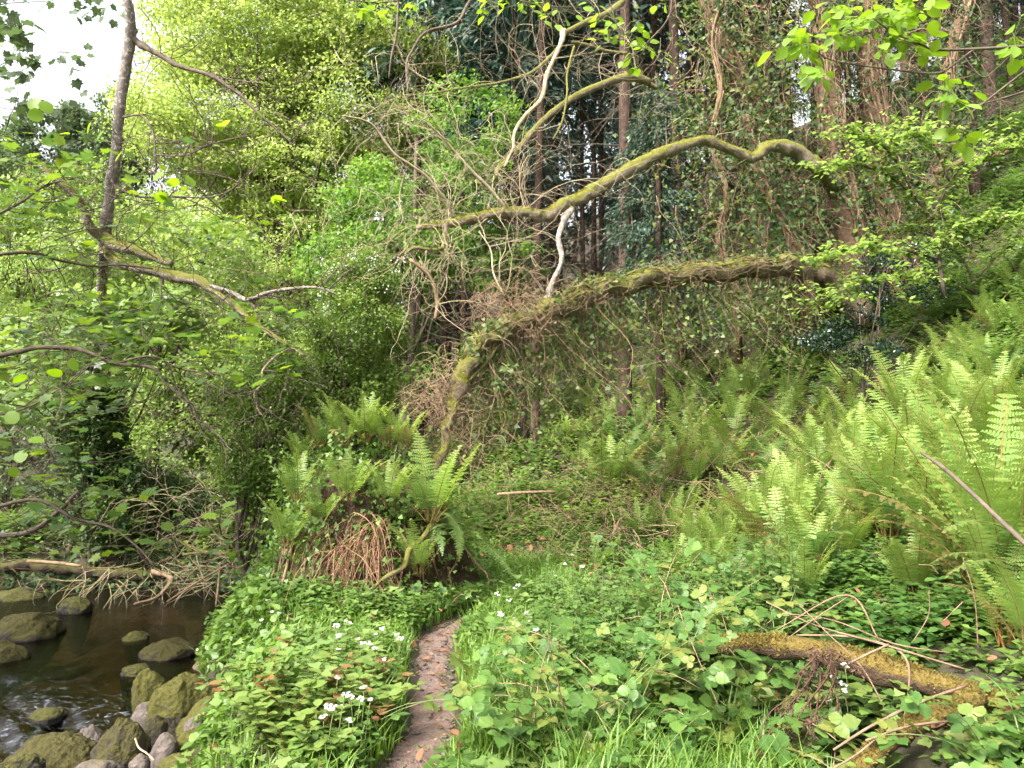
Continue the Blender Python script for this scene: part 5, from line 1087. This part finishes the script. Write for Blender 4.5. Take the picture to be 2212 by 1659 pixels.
for rows in [[(1655, 1300, 4.4, 5), (1760, 1350, 4.3, 6), (1900, 1390, 4.1, 8), (2090, 1447, 3.9, 7)], [(1675, 1362, 4.35, 5), (1830, 1285, 4.3, 7), (1900, 1385, 4.15, 6)], [(1720, 1372, 4.3, 7), (1830, 1375, 4.2, 8), (1920, 1395, 4.1, 8), (1960, 1430, 4.0, 9), (1962, 1500, 3.95, 7), (1950, 1560, 3.9, 5)], [(1820, 1440, 4.05, 8), (1870, 1415, 4.05, 9), (1920, 1392, 4.05, 8)],
             [(1730, 1310, 4.3, 4), (1790, 1370, 4.2, 5), (1860, 1440, 4.1, 6), (1910, 1530, 4.0, 6), (1920, 1580, 3.95, 6)], [(1690, 1325, 4.35, 4), (1800, 1340, 4.3, 5), (1930, 1390, 4.15, 6), (2050, 1410, 4.05, 4)], [(1970, 1390, 4.2, 4), (2005, 1330, 4.2, 4), (2007, 1275, 4.2, 3)], [(2113, 1400, 4.2, 5), (2105, 1290, 4.2, 4), (2080, 1205, 4.2, 3)], [(1985, 1220, 4.4, 4), (2010, 1222, 4.4, 4), (2028, 1240, 4.4, 3)], [(1700, 1380, 4.3, 4), (1770, 1330, 4.3, 5), (1830, 1290, 4.3, 4)], [(2035, 1345, 4.3, 4), (2080, 1300, 4.3, 4)],
             [(1800, 1620, 3.6, 9), (1880, 1570, 3.6, 11), (1980, 1520, 3.65, 12), (2090, 1480, 3.7, 9)], [(1870, 1600, 3.5, 9), (1960, 1570, 3.5, 10), (2060, 1558, 3.5, 8), (2120, 1568, 3.5, 5)], [(1800, 1660, 3.5, 7), (1850, 1630, 3.5, 8), (1900, 1590, 3.5, 7)]]:
    px_branch('stem', [(a, b_, c, d * .55) for a, b_, c, d in rows], M_DRY, dsx, 6, .12)
wf = thing('withered_fern', 'dark brown withered fern drooping over the front of the log', 'dead fern', P(1775, 1400, 4.1))
for k in range(12):
    u0 = RU(1745, 1800); rows = [(u0, RU(1395, 1425), 4.05, 5), (u0 + RU(-40, 20), RU(1450, 1490), 3.95, 4), (u0 + RU(-110, 20), RU(1530, 1570), 3.85, 3), (u0 + RU(-230, 0) , RU(1590, 1690), 3.8, 2)] if k < 9 else [(u0, 1400, 4.05, 5), (u0 + RU(-50, 70), RU(1400, 1430), 3.95, 4), (u0 + RU(-60, 90), RU(1450, 1500), 3.9, 2)]
    p, r = px_path(rows, 8); b = MB(); tube(b, p, r, 4); n = 90; q = p[rng.integers(1, len(p), n)] + rng.normal(0, .008, (n, 3)); leaves(b, q, rdir(n), rdir(n) - (0, 0, .9), RU(.012, .034, n), NARROW); b.build('frond', M_DARKDEAD, wf)
sk = thing('fallen_stick', 'bare dark stick leaning across the ferns at the right edge', 'stick', P(2212, 1170, 4.1)); px_branch('stick', [(1990, 978, 4.9, 6), (2040, 1012, 4.75, 8), (2120, 1085, 4.5, 9), (2212, 1172, 4.2, 10), (2290, 1250, 4.0, 11)], M_DTWIG, sk, 8, .12)
sk = thing('fallen_stick', 'short straight stick lying on the slope beyond the clearing', 'stick', P(1140, 1065, 9.6)); px_branch('stick', [(1074, 1068, 9.6, 7), (1130, 1064, 9.6, 7), (1200, 1062, 9.7, 6)], M_STRAW, sk, 6, .1)
sk = thing('fallen_branch', 'brown fallen branch sloping down through the shaded ferns at upper right', 'branch', P(2060, 380, 13.5)); px_branch('branch', [(2020, 372, 13.4, 16), (2090, 348, 13.5, 18), (2150, 335, 13.6, 17), (2230, 300, 13.8, 18)], M_RBARK, sk, 9, .1)
sk = thing('fallen_stick', 'pale thin stick among the stones at the bottom left', 'stick', P(320, 1630, 4.6)); px_branch('stick', [(292, 1595, 4.75, 4), (300, 1615, 4.7, 4), (318, 1628, 4.65, 4), (332, 1642, 4.6, 3)], M_STRAW, sk, 5, .1)

# ------------------------------------------------------------------ ground cover (nobody could count it)
def land_ok(x, y, path=.2): return (river_in(x, y) < -.08) & ((np.abs(x - np.interp(y, PATH[:, 0], PATH[:, 1])) > path) | (y > 7.6)) 
def scatter(n, x0, x1, y0, y1, path=.2):
    n = int(n * 1.12); x = RU(x0, x1, n * 2); y = y0 + (y1 - y0) * RU(0, 1, n * 2) ** 1.25
    ok = land_ok(x, y, path) & (np.abs(x) < y * .72 + 2.4); return x[ok][:n], y[ok][:n]
def grass(n, x0, x1, y0, y1, hgt, mat, name, label, path=.17):
    x, y = scatter(n, x0, x1, y0, y1, path); n = len(x); z = H(x, y); a = RU(0, 6.28, n); h = RU(hgt[0], hgt[1], n); wd = RU(.0025, .005, n) * (1 + y * .1); b = RU(.15, .8, n) * h; v = RU(0, 1, n)
    dx, dy = np.cos(a), np.sin(a); px_, py_ = -dy * wd, dx * wd; m_ = MB()
    V = np.stack([np.stack([x - px_, y - py_, z - .01], -1), np.stack([x + px_, y + py_, z - .01], -1), np.stack([x + dx * b * .3 + px_ * .8, y + dy * b * .3 + py_ * .8, z + h * .6], -1), np.stack([x + dx * b * .3 - px_ * .8, y + dy * b * .3 - py_ * .8, z + h * .6], -1), np.stack([x + dx * b, y + dy * b, z + h * RU(.75, 1, n)], -1)], 1)
    i = np.arange(n) * 5; m_.add(V.reshape(-1, 3), np.stack([i + 3, i + 2, i + 4], -1), np.stack([i, i + 1, i + 2, i + 3], -1), np.repeat(v, 5)); o = m_.build(name, mat, kind='stuff'); tag(o, label, 'grass')
def herbs(n, x0, x1, y0, y1, hgt, size, k, mat, name, label, tpl=RHOMB, path=.24, keep=None):
    x, y = scatter(n, x0, x1, y0, y1, path)
    if keep is not None: q = keep(x, y); x, y = x[q], y[q]
    hm = .5 + .5 * np.sin(x * 2.3 + 1.4 * np.sin(y * 1.9)) * np.sin(y * 2.7 + 1.2 * np.sin(x * 1.6)); q = RU(0, 1, len(x)) < .3 + .7 * hm; x, y, hm = x[q], y[q], hm[q]
    n = len(x); z = H(x, y); h = RU(hgt[0], hgt[1], n) * (.45 + .75 * hm); a0 = RU(0, 6.28, n); lx, ly = rng.normal(0, .15, n) * h, rng.normal(0, .15, n) * h; pt = .5 + .5 * np.sin(x * 1.7 + 2 * np.sin(y * .9 + .5)) * np.sin(y * 2.1 + 1.7 * np.sin(x * 1.2)); pv = np.clip(.1 + .75 * pt + rng.normal(0, .15, n), 0, 1); m_ = MB()
    for j in range(k):
        f = (j + 1) / k; a = a0 + j * 2.4; d = np.stack([np.cos(a), np.sin(a), RU(-.3, .45, n)], -1); s = size * RU(.6, 1.3, n) * (.7 + .55 * (1 - pt))
        p = np.stack([x + lx * f, y + ly * f, z + h * (.35 + .65 * f)], -1) + d * .01
        leaves(m_, p, rdir(n) * .35 + (0, -.1, 1), d, s, tpl, np.clip(pv + rng.normal(0, .15, n) + .15 * (f - .5), 0, 1))
    o = m_.build(name, mat, kind='stuff'); tag(o, label, 'herbs')
S = lambda x, y: foot_s(x, y)
grass(16000, -2.5, .75, 3.0, 9.5, (.06, .24), M_GRASS, 'grass', 'short bright grass beside the path and in the clearing')
grass(13000, -.22, .55, 4.0, 9.8, (.1, .3), M_GRASS, 'grass', 'taller bright grass on the right of the path')
grass(2600, .2, 1.3, 3.0, 5.6, (.12, .42), M_GRASS, 'grass', 'thin grass growing up through the brambles at the lower right')
def thin_near(x, y):
    r = RU(0, 1, len(x)); g_ = (x > -.25) & (x < .5) & (y > 4.2)          # the grassy strip right of the path
    f = (x > .25) & (y < 4.9)                                            # brambles own the near right
    l = (x < -.6) & (y < 6.2)
    lowlog = (x > 1.0) & (x < 2.2) & (y > 3.2) & (y < 4.5)
    return r < np.where(lowlog, .12, np.where(g_, .35, np.where(f, .3, np.where(l, .6, 1.0))))
def lobed(x, y): return RU(0, 1, len(x)) < np.where((x > 1.0) & (y < 4.5), .1, np.where((x > .25) & (y < 4.9), .35, .9))
herbs(500, -1.1, .0, 3.3, 7.2, (.08, .22), .05, 6, M_HERB, 'woodland_herbs', 'small herbs leaning over the path edges', OVAL, path=.17)
herbs(5600, -2.8, 3.2, 2.9, 7.4, (.04, .26), .05, 6, M_HERB, 'woodland_herbs', 'leafy woodland herbs carpeting the ground near the path', OVAL, keep=thin_near)
herbs(1800, .2, 3.4, 3.6, 6.8, (.15, .5), .06, 8, M_BRAM, 'tall_herbs', 'taller leafy herbs between the mossy log and the fern stand', OVAL, keep=lambda x, y: (y > 4.7) | (x < .9))
herbs(2600, -2.8, 3.2, 2.9, 8.5, (.06, .32), .075, 4, leaf_mat('pale_herb_leaf', [(.08, .14, .035), (.12, .19, .05), (.17, .24, .07)], trans=.4), 'lobed_herbs', 'paler lobed-leaved herbs among the grass near the path', IVY, keep=lobed)
herbs(7500, -4, 4.5, 7.0, 12.5, (.05, .3), .06, 6, M_HERB, 'woodland_herbs', 'leafy herbs covering the clearing and foot of the bank', keep=lambda x, y: RU(0, 1, len(x)) < np.where((x > -.2) & (x < 1.5) & (y < 10), .5, 1))
herbs(9000, .8, 10, 4, 16, (.03, .2), .075, 6, leaf_mat('slope_herb_leaf', [(.04, .075, .018), (.075, .125, .026), (.13, .18, .04)], trans=.4), 'slope_undergrowth', 'low undergrowth covering the right slope between ferns')
herbs(9000, -11, 2, 12, 24, (.05, .6), .12, 6, M_BUSH, 'bank_undergrowth', 'undergrowth on the far bank and behind the root mound')
herbs(3200, -9.6, -2.8, 12.0, 13.8, (.08, .5), .075, 6, M_BUSH, 'bank_undergrowth', 'leafy plants fringing the far bank above the log')
herbs(3500, 2.6, 8, 1.5, 6.5, (.06, .3), .07, 6, M_HERB, 'slope_undergrowth', 'low plants on the near bank at the right edge')
herbs(5200, 2, 12, 5, 12, (.06, .25), .07, 6, M_HERB, 'slope_undergrowth', 'green plants filling between the ferns of the bank stand')
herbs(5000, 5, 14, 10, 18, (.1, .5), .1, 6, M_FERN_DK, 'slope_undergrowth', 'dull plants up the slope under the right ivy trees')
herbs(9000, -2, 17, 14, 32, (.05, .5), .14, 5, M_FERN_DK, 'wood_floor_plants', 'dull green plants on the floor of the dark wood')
# small creeping plants hanging over the river edge
y = RU(4.4, 12, 5200); x = np.interp(y, RIVR[:, 0], RIVR[:, 1]) + RU(-.15, .5, 5200); z = H(x, y) + RU(.0, .3, 5200)
m_ = MB(); leaves(m_, np.stack([x, y, z], -1), rdir(5200) * .5 + (-.6, -.2, .8), rdir(5200) + (-.5, 0, -.3), RU(.04, .085, 5200) , OVAL); o = m_.build('bank_edge_leaves', M_HERB, kind='stuff'); tag(o, 'leaves spilling over the edge of the near river bank', 'herbs')
n = 3600; x = RU(-10, -2.9, n); y = 11.55 + RU(0, 1, n) ** 1.3 * 1.3 - .04 * (x + 3.3); m_ = MB(); leaves(m_, np.stack([x, y, np.maximum(H(x, y), WATER_Z) + RU(.02, .28, n)], -1), rdir(n) * .5 + (0, -.6, .7), rdir(n) + (0, -.5, -.4), RU(.05, .1, n), IVY); o = m_.build('bank_edge_leaves', M_IVY, kind='stuff'); tag(o, 'ivy and small leaves on the face of the far bank', 'ivy')
tw = []
for _ in range(160):
    x = RU(-9, -3.2); y = RU(11.6, 12.5); twig_paths(np.array((x, y, max(hz(x, y), WATER_Z) + RU(.05, .4))), (RU(-1, 1), -.5, RU(-.7, .3)), RU(.25, .8), .006, 0, .3, .05, 6, (0, 1), .8, tw)
m_ = MB()
for a in tw: tube(m_, a[0], a[1], 3, cap=False)
o = m_.build('bank_roots', M_BTWIG, kind='stuff'); tag(o, 'bare roots and dead stems on the face of the far bank', 'roots')
# dead sticks and leaf litter on the slope
tw = []
for _ in range(1300):
    x, y = RU(-.5, 7), RU(9, 15); 
    if foot_s(x, y) < .1 or x > 4.2 - .1 * (y - 9): continue
    q = np.array((x, y, hz(x, y) + RU(.02, .5))); twig_paths(q, (RU(-1, 1), RU(-.5, .2), RU(-1, .9)), RU(.3, .9), .007, 0, .35, .02, 6, (0, 1), .8, tw)
m_ = MB()
for a in tw: tube(m_, a[0], a[1], 3, cap=False)
o = m_.build('fallen_twigs', M_BTWIG, kind='stuff'); tag(o, 'brown dead twigs littering the slope under the arch', 'twigs')
n = 1500; x = RU(-1, 4, n); y = RU(8, 15, n); m_ = MB(); leaves(m_, np.stack([x, y, H(x, y) + RU(.02, .12, n)], -1), rdir(n) * .5 + (0, 0, 1), rdir(n), RU(.05, .1, n), OVAL); o = m_.build('leaf_litter', M_DEADLEAF, kind='stuff'); tag(o, 'brown leaf litter on the slope', 'leaf litter')

for (u, v, h, lab) in [(1180, 1560, 110, 'young bracken-like fern right of the near path'), (1330, 1480, 120, 'soft fern rising behind the near brambles'), (1420, 1330, 120, 'soft fern in the lush plants below the bank stand'), (1250, 1330, 90, 'soft fern at the right edge of the grassy clearing'), (1560, 1640, 150, 'fern among brambles in front of the log'), (1100, 1500, 80, 'small fern in the grass right of the path'), (1640, 1440, 110, 'fern standing just left of the log moss'), (1380, 1620, 130, 'fern at the bottom edge right of the path'), (1480, 1540, 110, 'fern in the middle of the near brambles'), (1700, 1600, 120, 'fern below the withered brown fern'), (1300, 1400, 100, 'fern among the nettles')]:
    fern_px(u, v + 40, h * 1.2, 'bright', 6, lab, None)
# ------------------------------------------------------------------ brambles
def trifoliate(mat, name='leaf_mesh'):
    m_ = MB(); T = TOOTH[0]
    for a, off, sc in ((0, .32, 1.0), (1.25, .12, .82), (-1.25, .12, .82)):
        V = T * sc * (.82, .82, .82) + (0, .03, 0); V = V + rng.normal(0, .008, V.shape); c, s = math.cos(a), math.sin(a); W = np.stack([V[:, 0] * c + V[:, 1] * s, -V[:, 0] * s + V[:, 1] * c + off, V[:, 2]], -1); m_.add(W, TOOTH[1], a=.5 + RU(-.2, .2))
    tube(m_, np.array([(0, -.25, -.04), (0, .1, 0), (0, .36, 0)]), [.012, .01, .008], 3); return m_.mesh(name, mat)
TRI = [trifoliate(M_BRAM), trifoliate(M_BRAM), trifoliate(M_HERB), trifoliate(leaf_mat('yellowing_bramble_leaf', [(.09, .14, .03), (.13, .18, .04), (.2, .2, .05)], trans=.4))]
def bramble(p, h, stems, nl, label, grp, size=.085, name='bramble'):
    t = thing(name, label, 'bramble', p, grp)
    for k in range(stems):
        a = RU(0, 6.28); s = wander(p + (0, 0, -.02), (math.cos(a) * .5, math.sin(a) * .5, 1), h * RU(.9, 1.6), 9, .1, .16); b = MB(); tube(b, s, np.linspace(.0055, .002, 10), 5); sto = b.build('stem', M_STEM if RU(0, 1) < .75 else M_BTWIG, t)
        for j in range(nl):
            q = s[2 + int(RU(0, 8))]; az = a + j * 2.4 + RU(-.5, .5); U = np.array((math.cos(az), math.sin(az), RU(-.25, .35))); put('leaf', TRI[int(rng.integers(4))], sto, q + U * .05, rdir(1)[0] * .6 + (0, -.4, .9), U, size * RU(.45, 1.35))
    return t
BG = 'brambles of the near right'
BRM = [(1010, 1620), (1090, 1650), (1160, 1600), (1230, 1660), (1310, 1610), (1390, 1660), (1460, 1600), (1540, 1660), (1610, 1590), (1690, 1650), (1770, 1700), (1430, 1520), (1500, 1470), (1580, 1500), (1650, 1480), (1340, 1540), (1270, 1560), (2110, 1720), (1380, 1450), (1440, 1400), (1520, 1440), (1350, 1490), (2180, 1640), (2230, 1560), (2140, 1560), (1640, 1560), (2200, 1450), (1560, 1420), (1490, 1400), (1420, 1440), (1620, 1370), (1540, 1340), (1460, 1310), (1380, 1380), (1320, 1440), (2190, 1720), (1400, 1570), (1250, 1600)]
BRM = [q for q in BRM if q not in ((1010, 1620), (1090, 1650), (2140, 1560), (2110, 1720), (2200, 1450))] + [(2215, 1660), (2150, 1700)]
for k, (u, v) in enumerate(BRM):
    p = Pg(u, v + 60); right = u > 1800
    bramble(p, (RU(.45, .8) if u < 1660 else RU(.3, .5)) if v > 1450 else RU(.5, .75), 6, 10, 'bramble below the fork of the mossy log' if right else ('toothed bramble in front of the mossy log' if v > 1450 else 'bramble growing behind the left end of the mossy log'), 'brambles below the fork' if right else ('brambles in front of the log' if v > 1450 else 'brambles behind the log'), RU(.07, .105))
for k, (u, v, lab) in enumerate([(860, 1310, 'bramble sprouting at the foot of the dead brown skirt'), (960, 1330, 'bramble with small leaves under the dark mound ferns'), (1060, 1320, 'bramble arching over the grass right of the mound'), (760, 1330, 'bramble at the left foot of the root mound'), (1120, 1400, 'bramble in the bright grass right of the path end')]): bramble(Pg(u, v), .35, 4, 9, lab, 'brambles round the mound', .07)

TL = leaf_mesh('leaf_mesh', TOOTH, leaf_mat('nettle_leaf', [(.06, .12, .03), (.09, .16, .04), (.14, .21, .06)], trans=.4))
def nettle(p, h, stems, label, grp):
    t = thing('nettle', label, 'nettle', p, grp)
    for k in range(stems):
        a = RU(0, 6.28); q0 = p + np.array((math.cos(a), math.sin(a), 0)) * RU(.02, .12); s = wander(q0 - (0, 0, .02), (RU(-.15, .15), RU(-.15, .15), 1), h * RU(.7, 1.1), 10, .05, .0); b = MB(); tube(b, s, np.linspace(.004, .002, 11), 4); sto = b.build('stem', M_STEM, t)
        for j in range(2, 11):
            for sg in (0, math.pi):
                az = a + (j % 2) * 1.57 + sg; U = np.array((math.cos(az), math.sin(az), RU(-.35, .1))); put('leaf', TL, sto, s[j] + U * .012, rdir(1)[0] * .25 + (0, -.1, 1), U, RU(.05, .085) * (1.15 - .06 * j))
for k, (u, v) in enumerate([(1240, 1420), (1300, 1440), (1360, 1420), (1420, 1410), (1480, 1430), (1260, 1360), (1330, 1350), (1400, 1340), (1470, 1350), (1540, 1380), (1200, 1330), (1580, 1330), (1640, 1340), (1220, 1500), (1700, 1360), (1290, 1500), (1180, 1400), (1160, 1460), (1450, 1470), (1520, 1300)]):
    nettle(Pg(u, v), RU(.42, .8), 7, 'upright nettle between grass clearing and fern stand', 'nettles before the fern stand')
# ------------------------------------------------------------------ red-tinged low shrubs left of the path
OV = leaf_mesh('leaf_mesh', OVAL, M_TUTSAN); OVR = leaf_mesh('leaf_mesh', OVAL, M_RED)
def tutsan(p, h, stems, label, grp):
    t = thing('low_shrub', label, 'shrub', p, grp)
    for k in range(stems):
        a = RU(0, 6.28); s = wander(p + (0, 0, -.02), (math.cos(a) * .45, math.sin(a) * .45, 1), h * RU(.8, 1.3), 8, .12, .06); b = MB(); tube(b, s, np.linspace(.004, .0018, 9), 4); sto = b.build('stem', M_CROZ if RU(0, 1) < .5 else M_STEM, t); red = RU(0, 1) < .16
        for j in range(2, 9):
            for sg in (0, math.pi):
                az = a + (j % 2) * 1.57 + sg + RU(-.3, .3); U = np.array((math.cos(az), math.sin(az), RU(.0, .5))); put('leaf', OVR if red and RU(0, 1) < .7 else OV, sto, s[j], rdir(1)[0] * .25 + (0, -.1, 1), U, RU(.055, .09))
for k, (u, v) in enumerate([(560, 1480), (610, 1530), (660, 1570), (700, 1500), (740, 1560), (770, 1590), (800, 1540), (640, 1460), (780, 1490), (820, 1470), (590, 1590), (700, 1620), (760, 1450), (560, 1540), (640, 1620)]):
    tutsan(Pg(u, v + 30), RU(.22, .36), 5, 'low oval-leaved shrub left of the path', 'low shrubs left of the path')
# ------------------------------------------------------------------ white wood garlic flowers
def flower_head():
    m_ = MB(); n = 9
    for _ in range(n):
        c = rdir(1)[0] * .022 * np.array((1, 1, .6)) + (0, 0, .01); k = 5; a = np.arange(k) / k * 6.283 + RU(0, 1); U = np.stack([np.cos(a), np.sin(a), .35 + 0 * a], -1); leaves(m_, np.repeat(c[None], k, 0), np.repeat([(0, 0, 1.0)], k, 0) + rng.normal(0, .2, (k, 3)), U, .013, OVAL)
    return m_.mesh('flower', M_WHITE)
FH = [flower_head() for _ in range(3)]
def flower(p, h, label, grp):
    t = thing('white_flower', label, 'flower', p, grp); b = MB(); s = wander(p, (RU(-.15, .15), RU(-.15, .15), 1), h, 5, .06); tube(b, s, [.0025] * 6, 4); b.build('stem', M_STEM, t); put('flower_head', FH[int(rng.integers(3))], t, s[-1], np.array((0, -.3, 1.0)), rdir(1)[0] * (1, 1, 0.1), RU(.45, .85))
    return t
for (u0, u1, v0, v1, n, lab, g_) in [(690, 860, 1400, 1510, 14, 'white flower cluster in the herbs left of the path end', 'flowers left of the path end'), (680, 790, 1560, 1640, 12, 'white flower cluster low on the left of the near path', 'flowers left of the near path'), (1040, 1150, 1290, 1420, 17, 'white flower cluster in the bright grass right of the path', 'flowers in the bright grass'), (1790, 1860, 1500, 1590, 9, 'white flower seen beneath the mossy log', 'flowers beneath the log'), (560, 640, 1340, 1420, 4, 'white flower on the bank edge below the mound', 'flowers on the bank edge'), (1150, 1260, 1220, 1300, 6, 'white flower at the back of the grassy clearing', 'flowers at the back of the clearing'), (400, 470, 1430, 1500, 4, 'white flower beside the mossy dome boulder', 'flowers by the boulders')]:
    for _ in range(n):
        p = Pg(RU(u0, u1), RU(v0, v1) + 40); flower(p, RU(.2, .36), lab, g_)
# dry leaves on the path
dl = leaf_mesh('leaf_mesh', OVAL, M_DEADLEAF)
for k, (u, v, lab) in enumerate([(910, 1435, 'pale dry leaf on the path, farthest of the fallen ones'), (968, 1415, 'dry leaf at the right edge of the path near its far end'), (930, 1395, 'dry leaf at the very end of the path'), (955, 1495, 'dark brown dry leaf on the middle of the path'), (985, 1475, 'small brown leaf at the right path edge')]):
    p = Pg(u, v); o = obj('dry_leaf', dl); o.matrix_basis = frame(p + (0, 0, .035), rdir(1)[0] * .2 + (0, 0, 1), rdir(1)[0] * (1, 1, .05), .07); tag(o, lab, 'leaf', 'dry leaves on the path')

pv = MB(); V0, F0 = ICO[3]; V1, F1 = V0, F0
import bmesh as _bm
_b = _bm.new(); _bm.ops.create_icosphere(_b, subdivisions=2, radius=1); V1 = np.array([v.co[:] for v in _b.verts]); F1 = np.array([[v.index for v in f.verts] for f in _b.faces]); _b.free()
for _ in range(260):
    y = RU(3.4, 7.2); x = np.interp(y, PATH[:, 0], PATH[:, 1]) + rng.normal(0, .1); r = RU(.004, .02); pv.add(V1 * (1 + .2 * rng.normal(0, 1, (len(V1), 1))) * np.array((r, r * .8, r * .5)) + np.array((x, y, hz(x, y) + .025)), F1)
o = pv.build('pebbles', M_ROCKS[2], kind='stuff'); tag(o, 'small pebbles pressed into the dirt path', 'pebbles')
tl = MB()
for _ in range(160):
    y = RU(3.4, 7.2); x = np.interp(y, PATH[:, 0], PATH[:, 1]) + rng.normal(0, .13); a = RU(0, 6.28); tube(tl, wander((x, y, hz(x, y) + .03), (math.cos(a), math.sin(a), 0), RU(.03, .16), 4, .25), [.0025, .002, .002, .0015, .001], 3, cap=False)
n = 80; y = RU(3.4, 7.2, n); x = np.interp(y, PATH[:, 0], PATH[:, 1]) + rng.normal(0, .14, n); leaves(tl, np.stack([x, y, H(x, y) + .032], -1), rdir(n) * .3 + (0, 0, 1), rdir(n) * (1, 1, .1), RU(.012, .04, n), OVAL)
o = tl.build('path_litter', M_DEADLEAF, kind='stuff'); tag(o, 'bits of twig and dead leaf strewn on the dirt path', 'litter')
n = 450; y = RU(2.9, 7.5, n); x = RU(-2.4, 2.6, n); ok = land_ok(x, y, .1); x, y = x[ok], y[ok]; n = len(x)
ll = MB(); leaves(ll, np.stack([x, y, H(x, y) + RU(.02, .2, n)], -1), rdir(n) * .6 + (0, 0, 1), rdir(n), RU(.03, .075, n), OVAL); o = ll.build('leaf_litter', M_DEADLEAF, kind='stuff'); tag(o, 'scattered brown leaves among the plants beside the path', 'leaf litter')

# ------------------------------------------------------------------ look-alikes are told apart by their place in the row
ORD = 'first second third fourth fifth sixth seventh eighth ninth tenth eleventh twelfth thirteenth fourteenth fifteenth sixteenth seventeenth eighteenth nineteenth twentieth twenty-first twenty-second twenty-third twenty-fourth twenty-fifth twenty-sixth twenty-seventh twenty-eighth twenty-ninth thirtieth'.split()
by_label = {}
for o in COL.objects:
    if o.parent is None and o.get('label') and o.get('group'): by_label.setdefault((o['group'], o['label']), []).append(o)
for (g_, lab), os_ in by_label.items():
    if 1 < len(os_) <= 30:
        os_.sort(key=lambda o: o.location.x / max(.1, o.location.y))
        for k, o in enumerate(os_): o['label'] = lab + ', ' + ('leftmost' if k == 0 else 'rightmost' if k == len(os_) - 1 else ORD[k] + ' from the left')
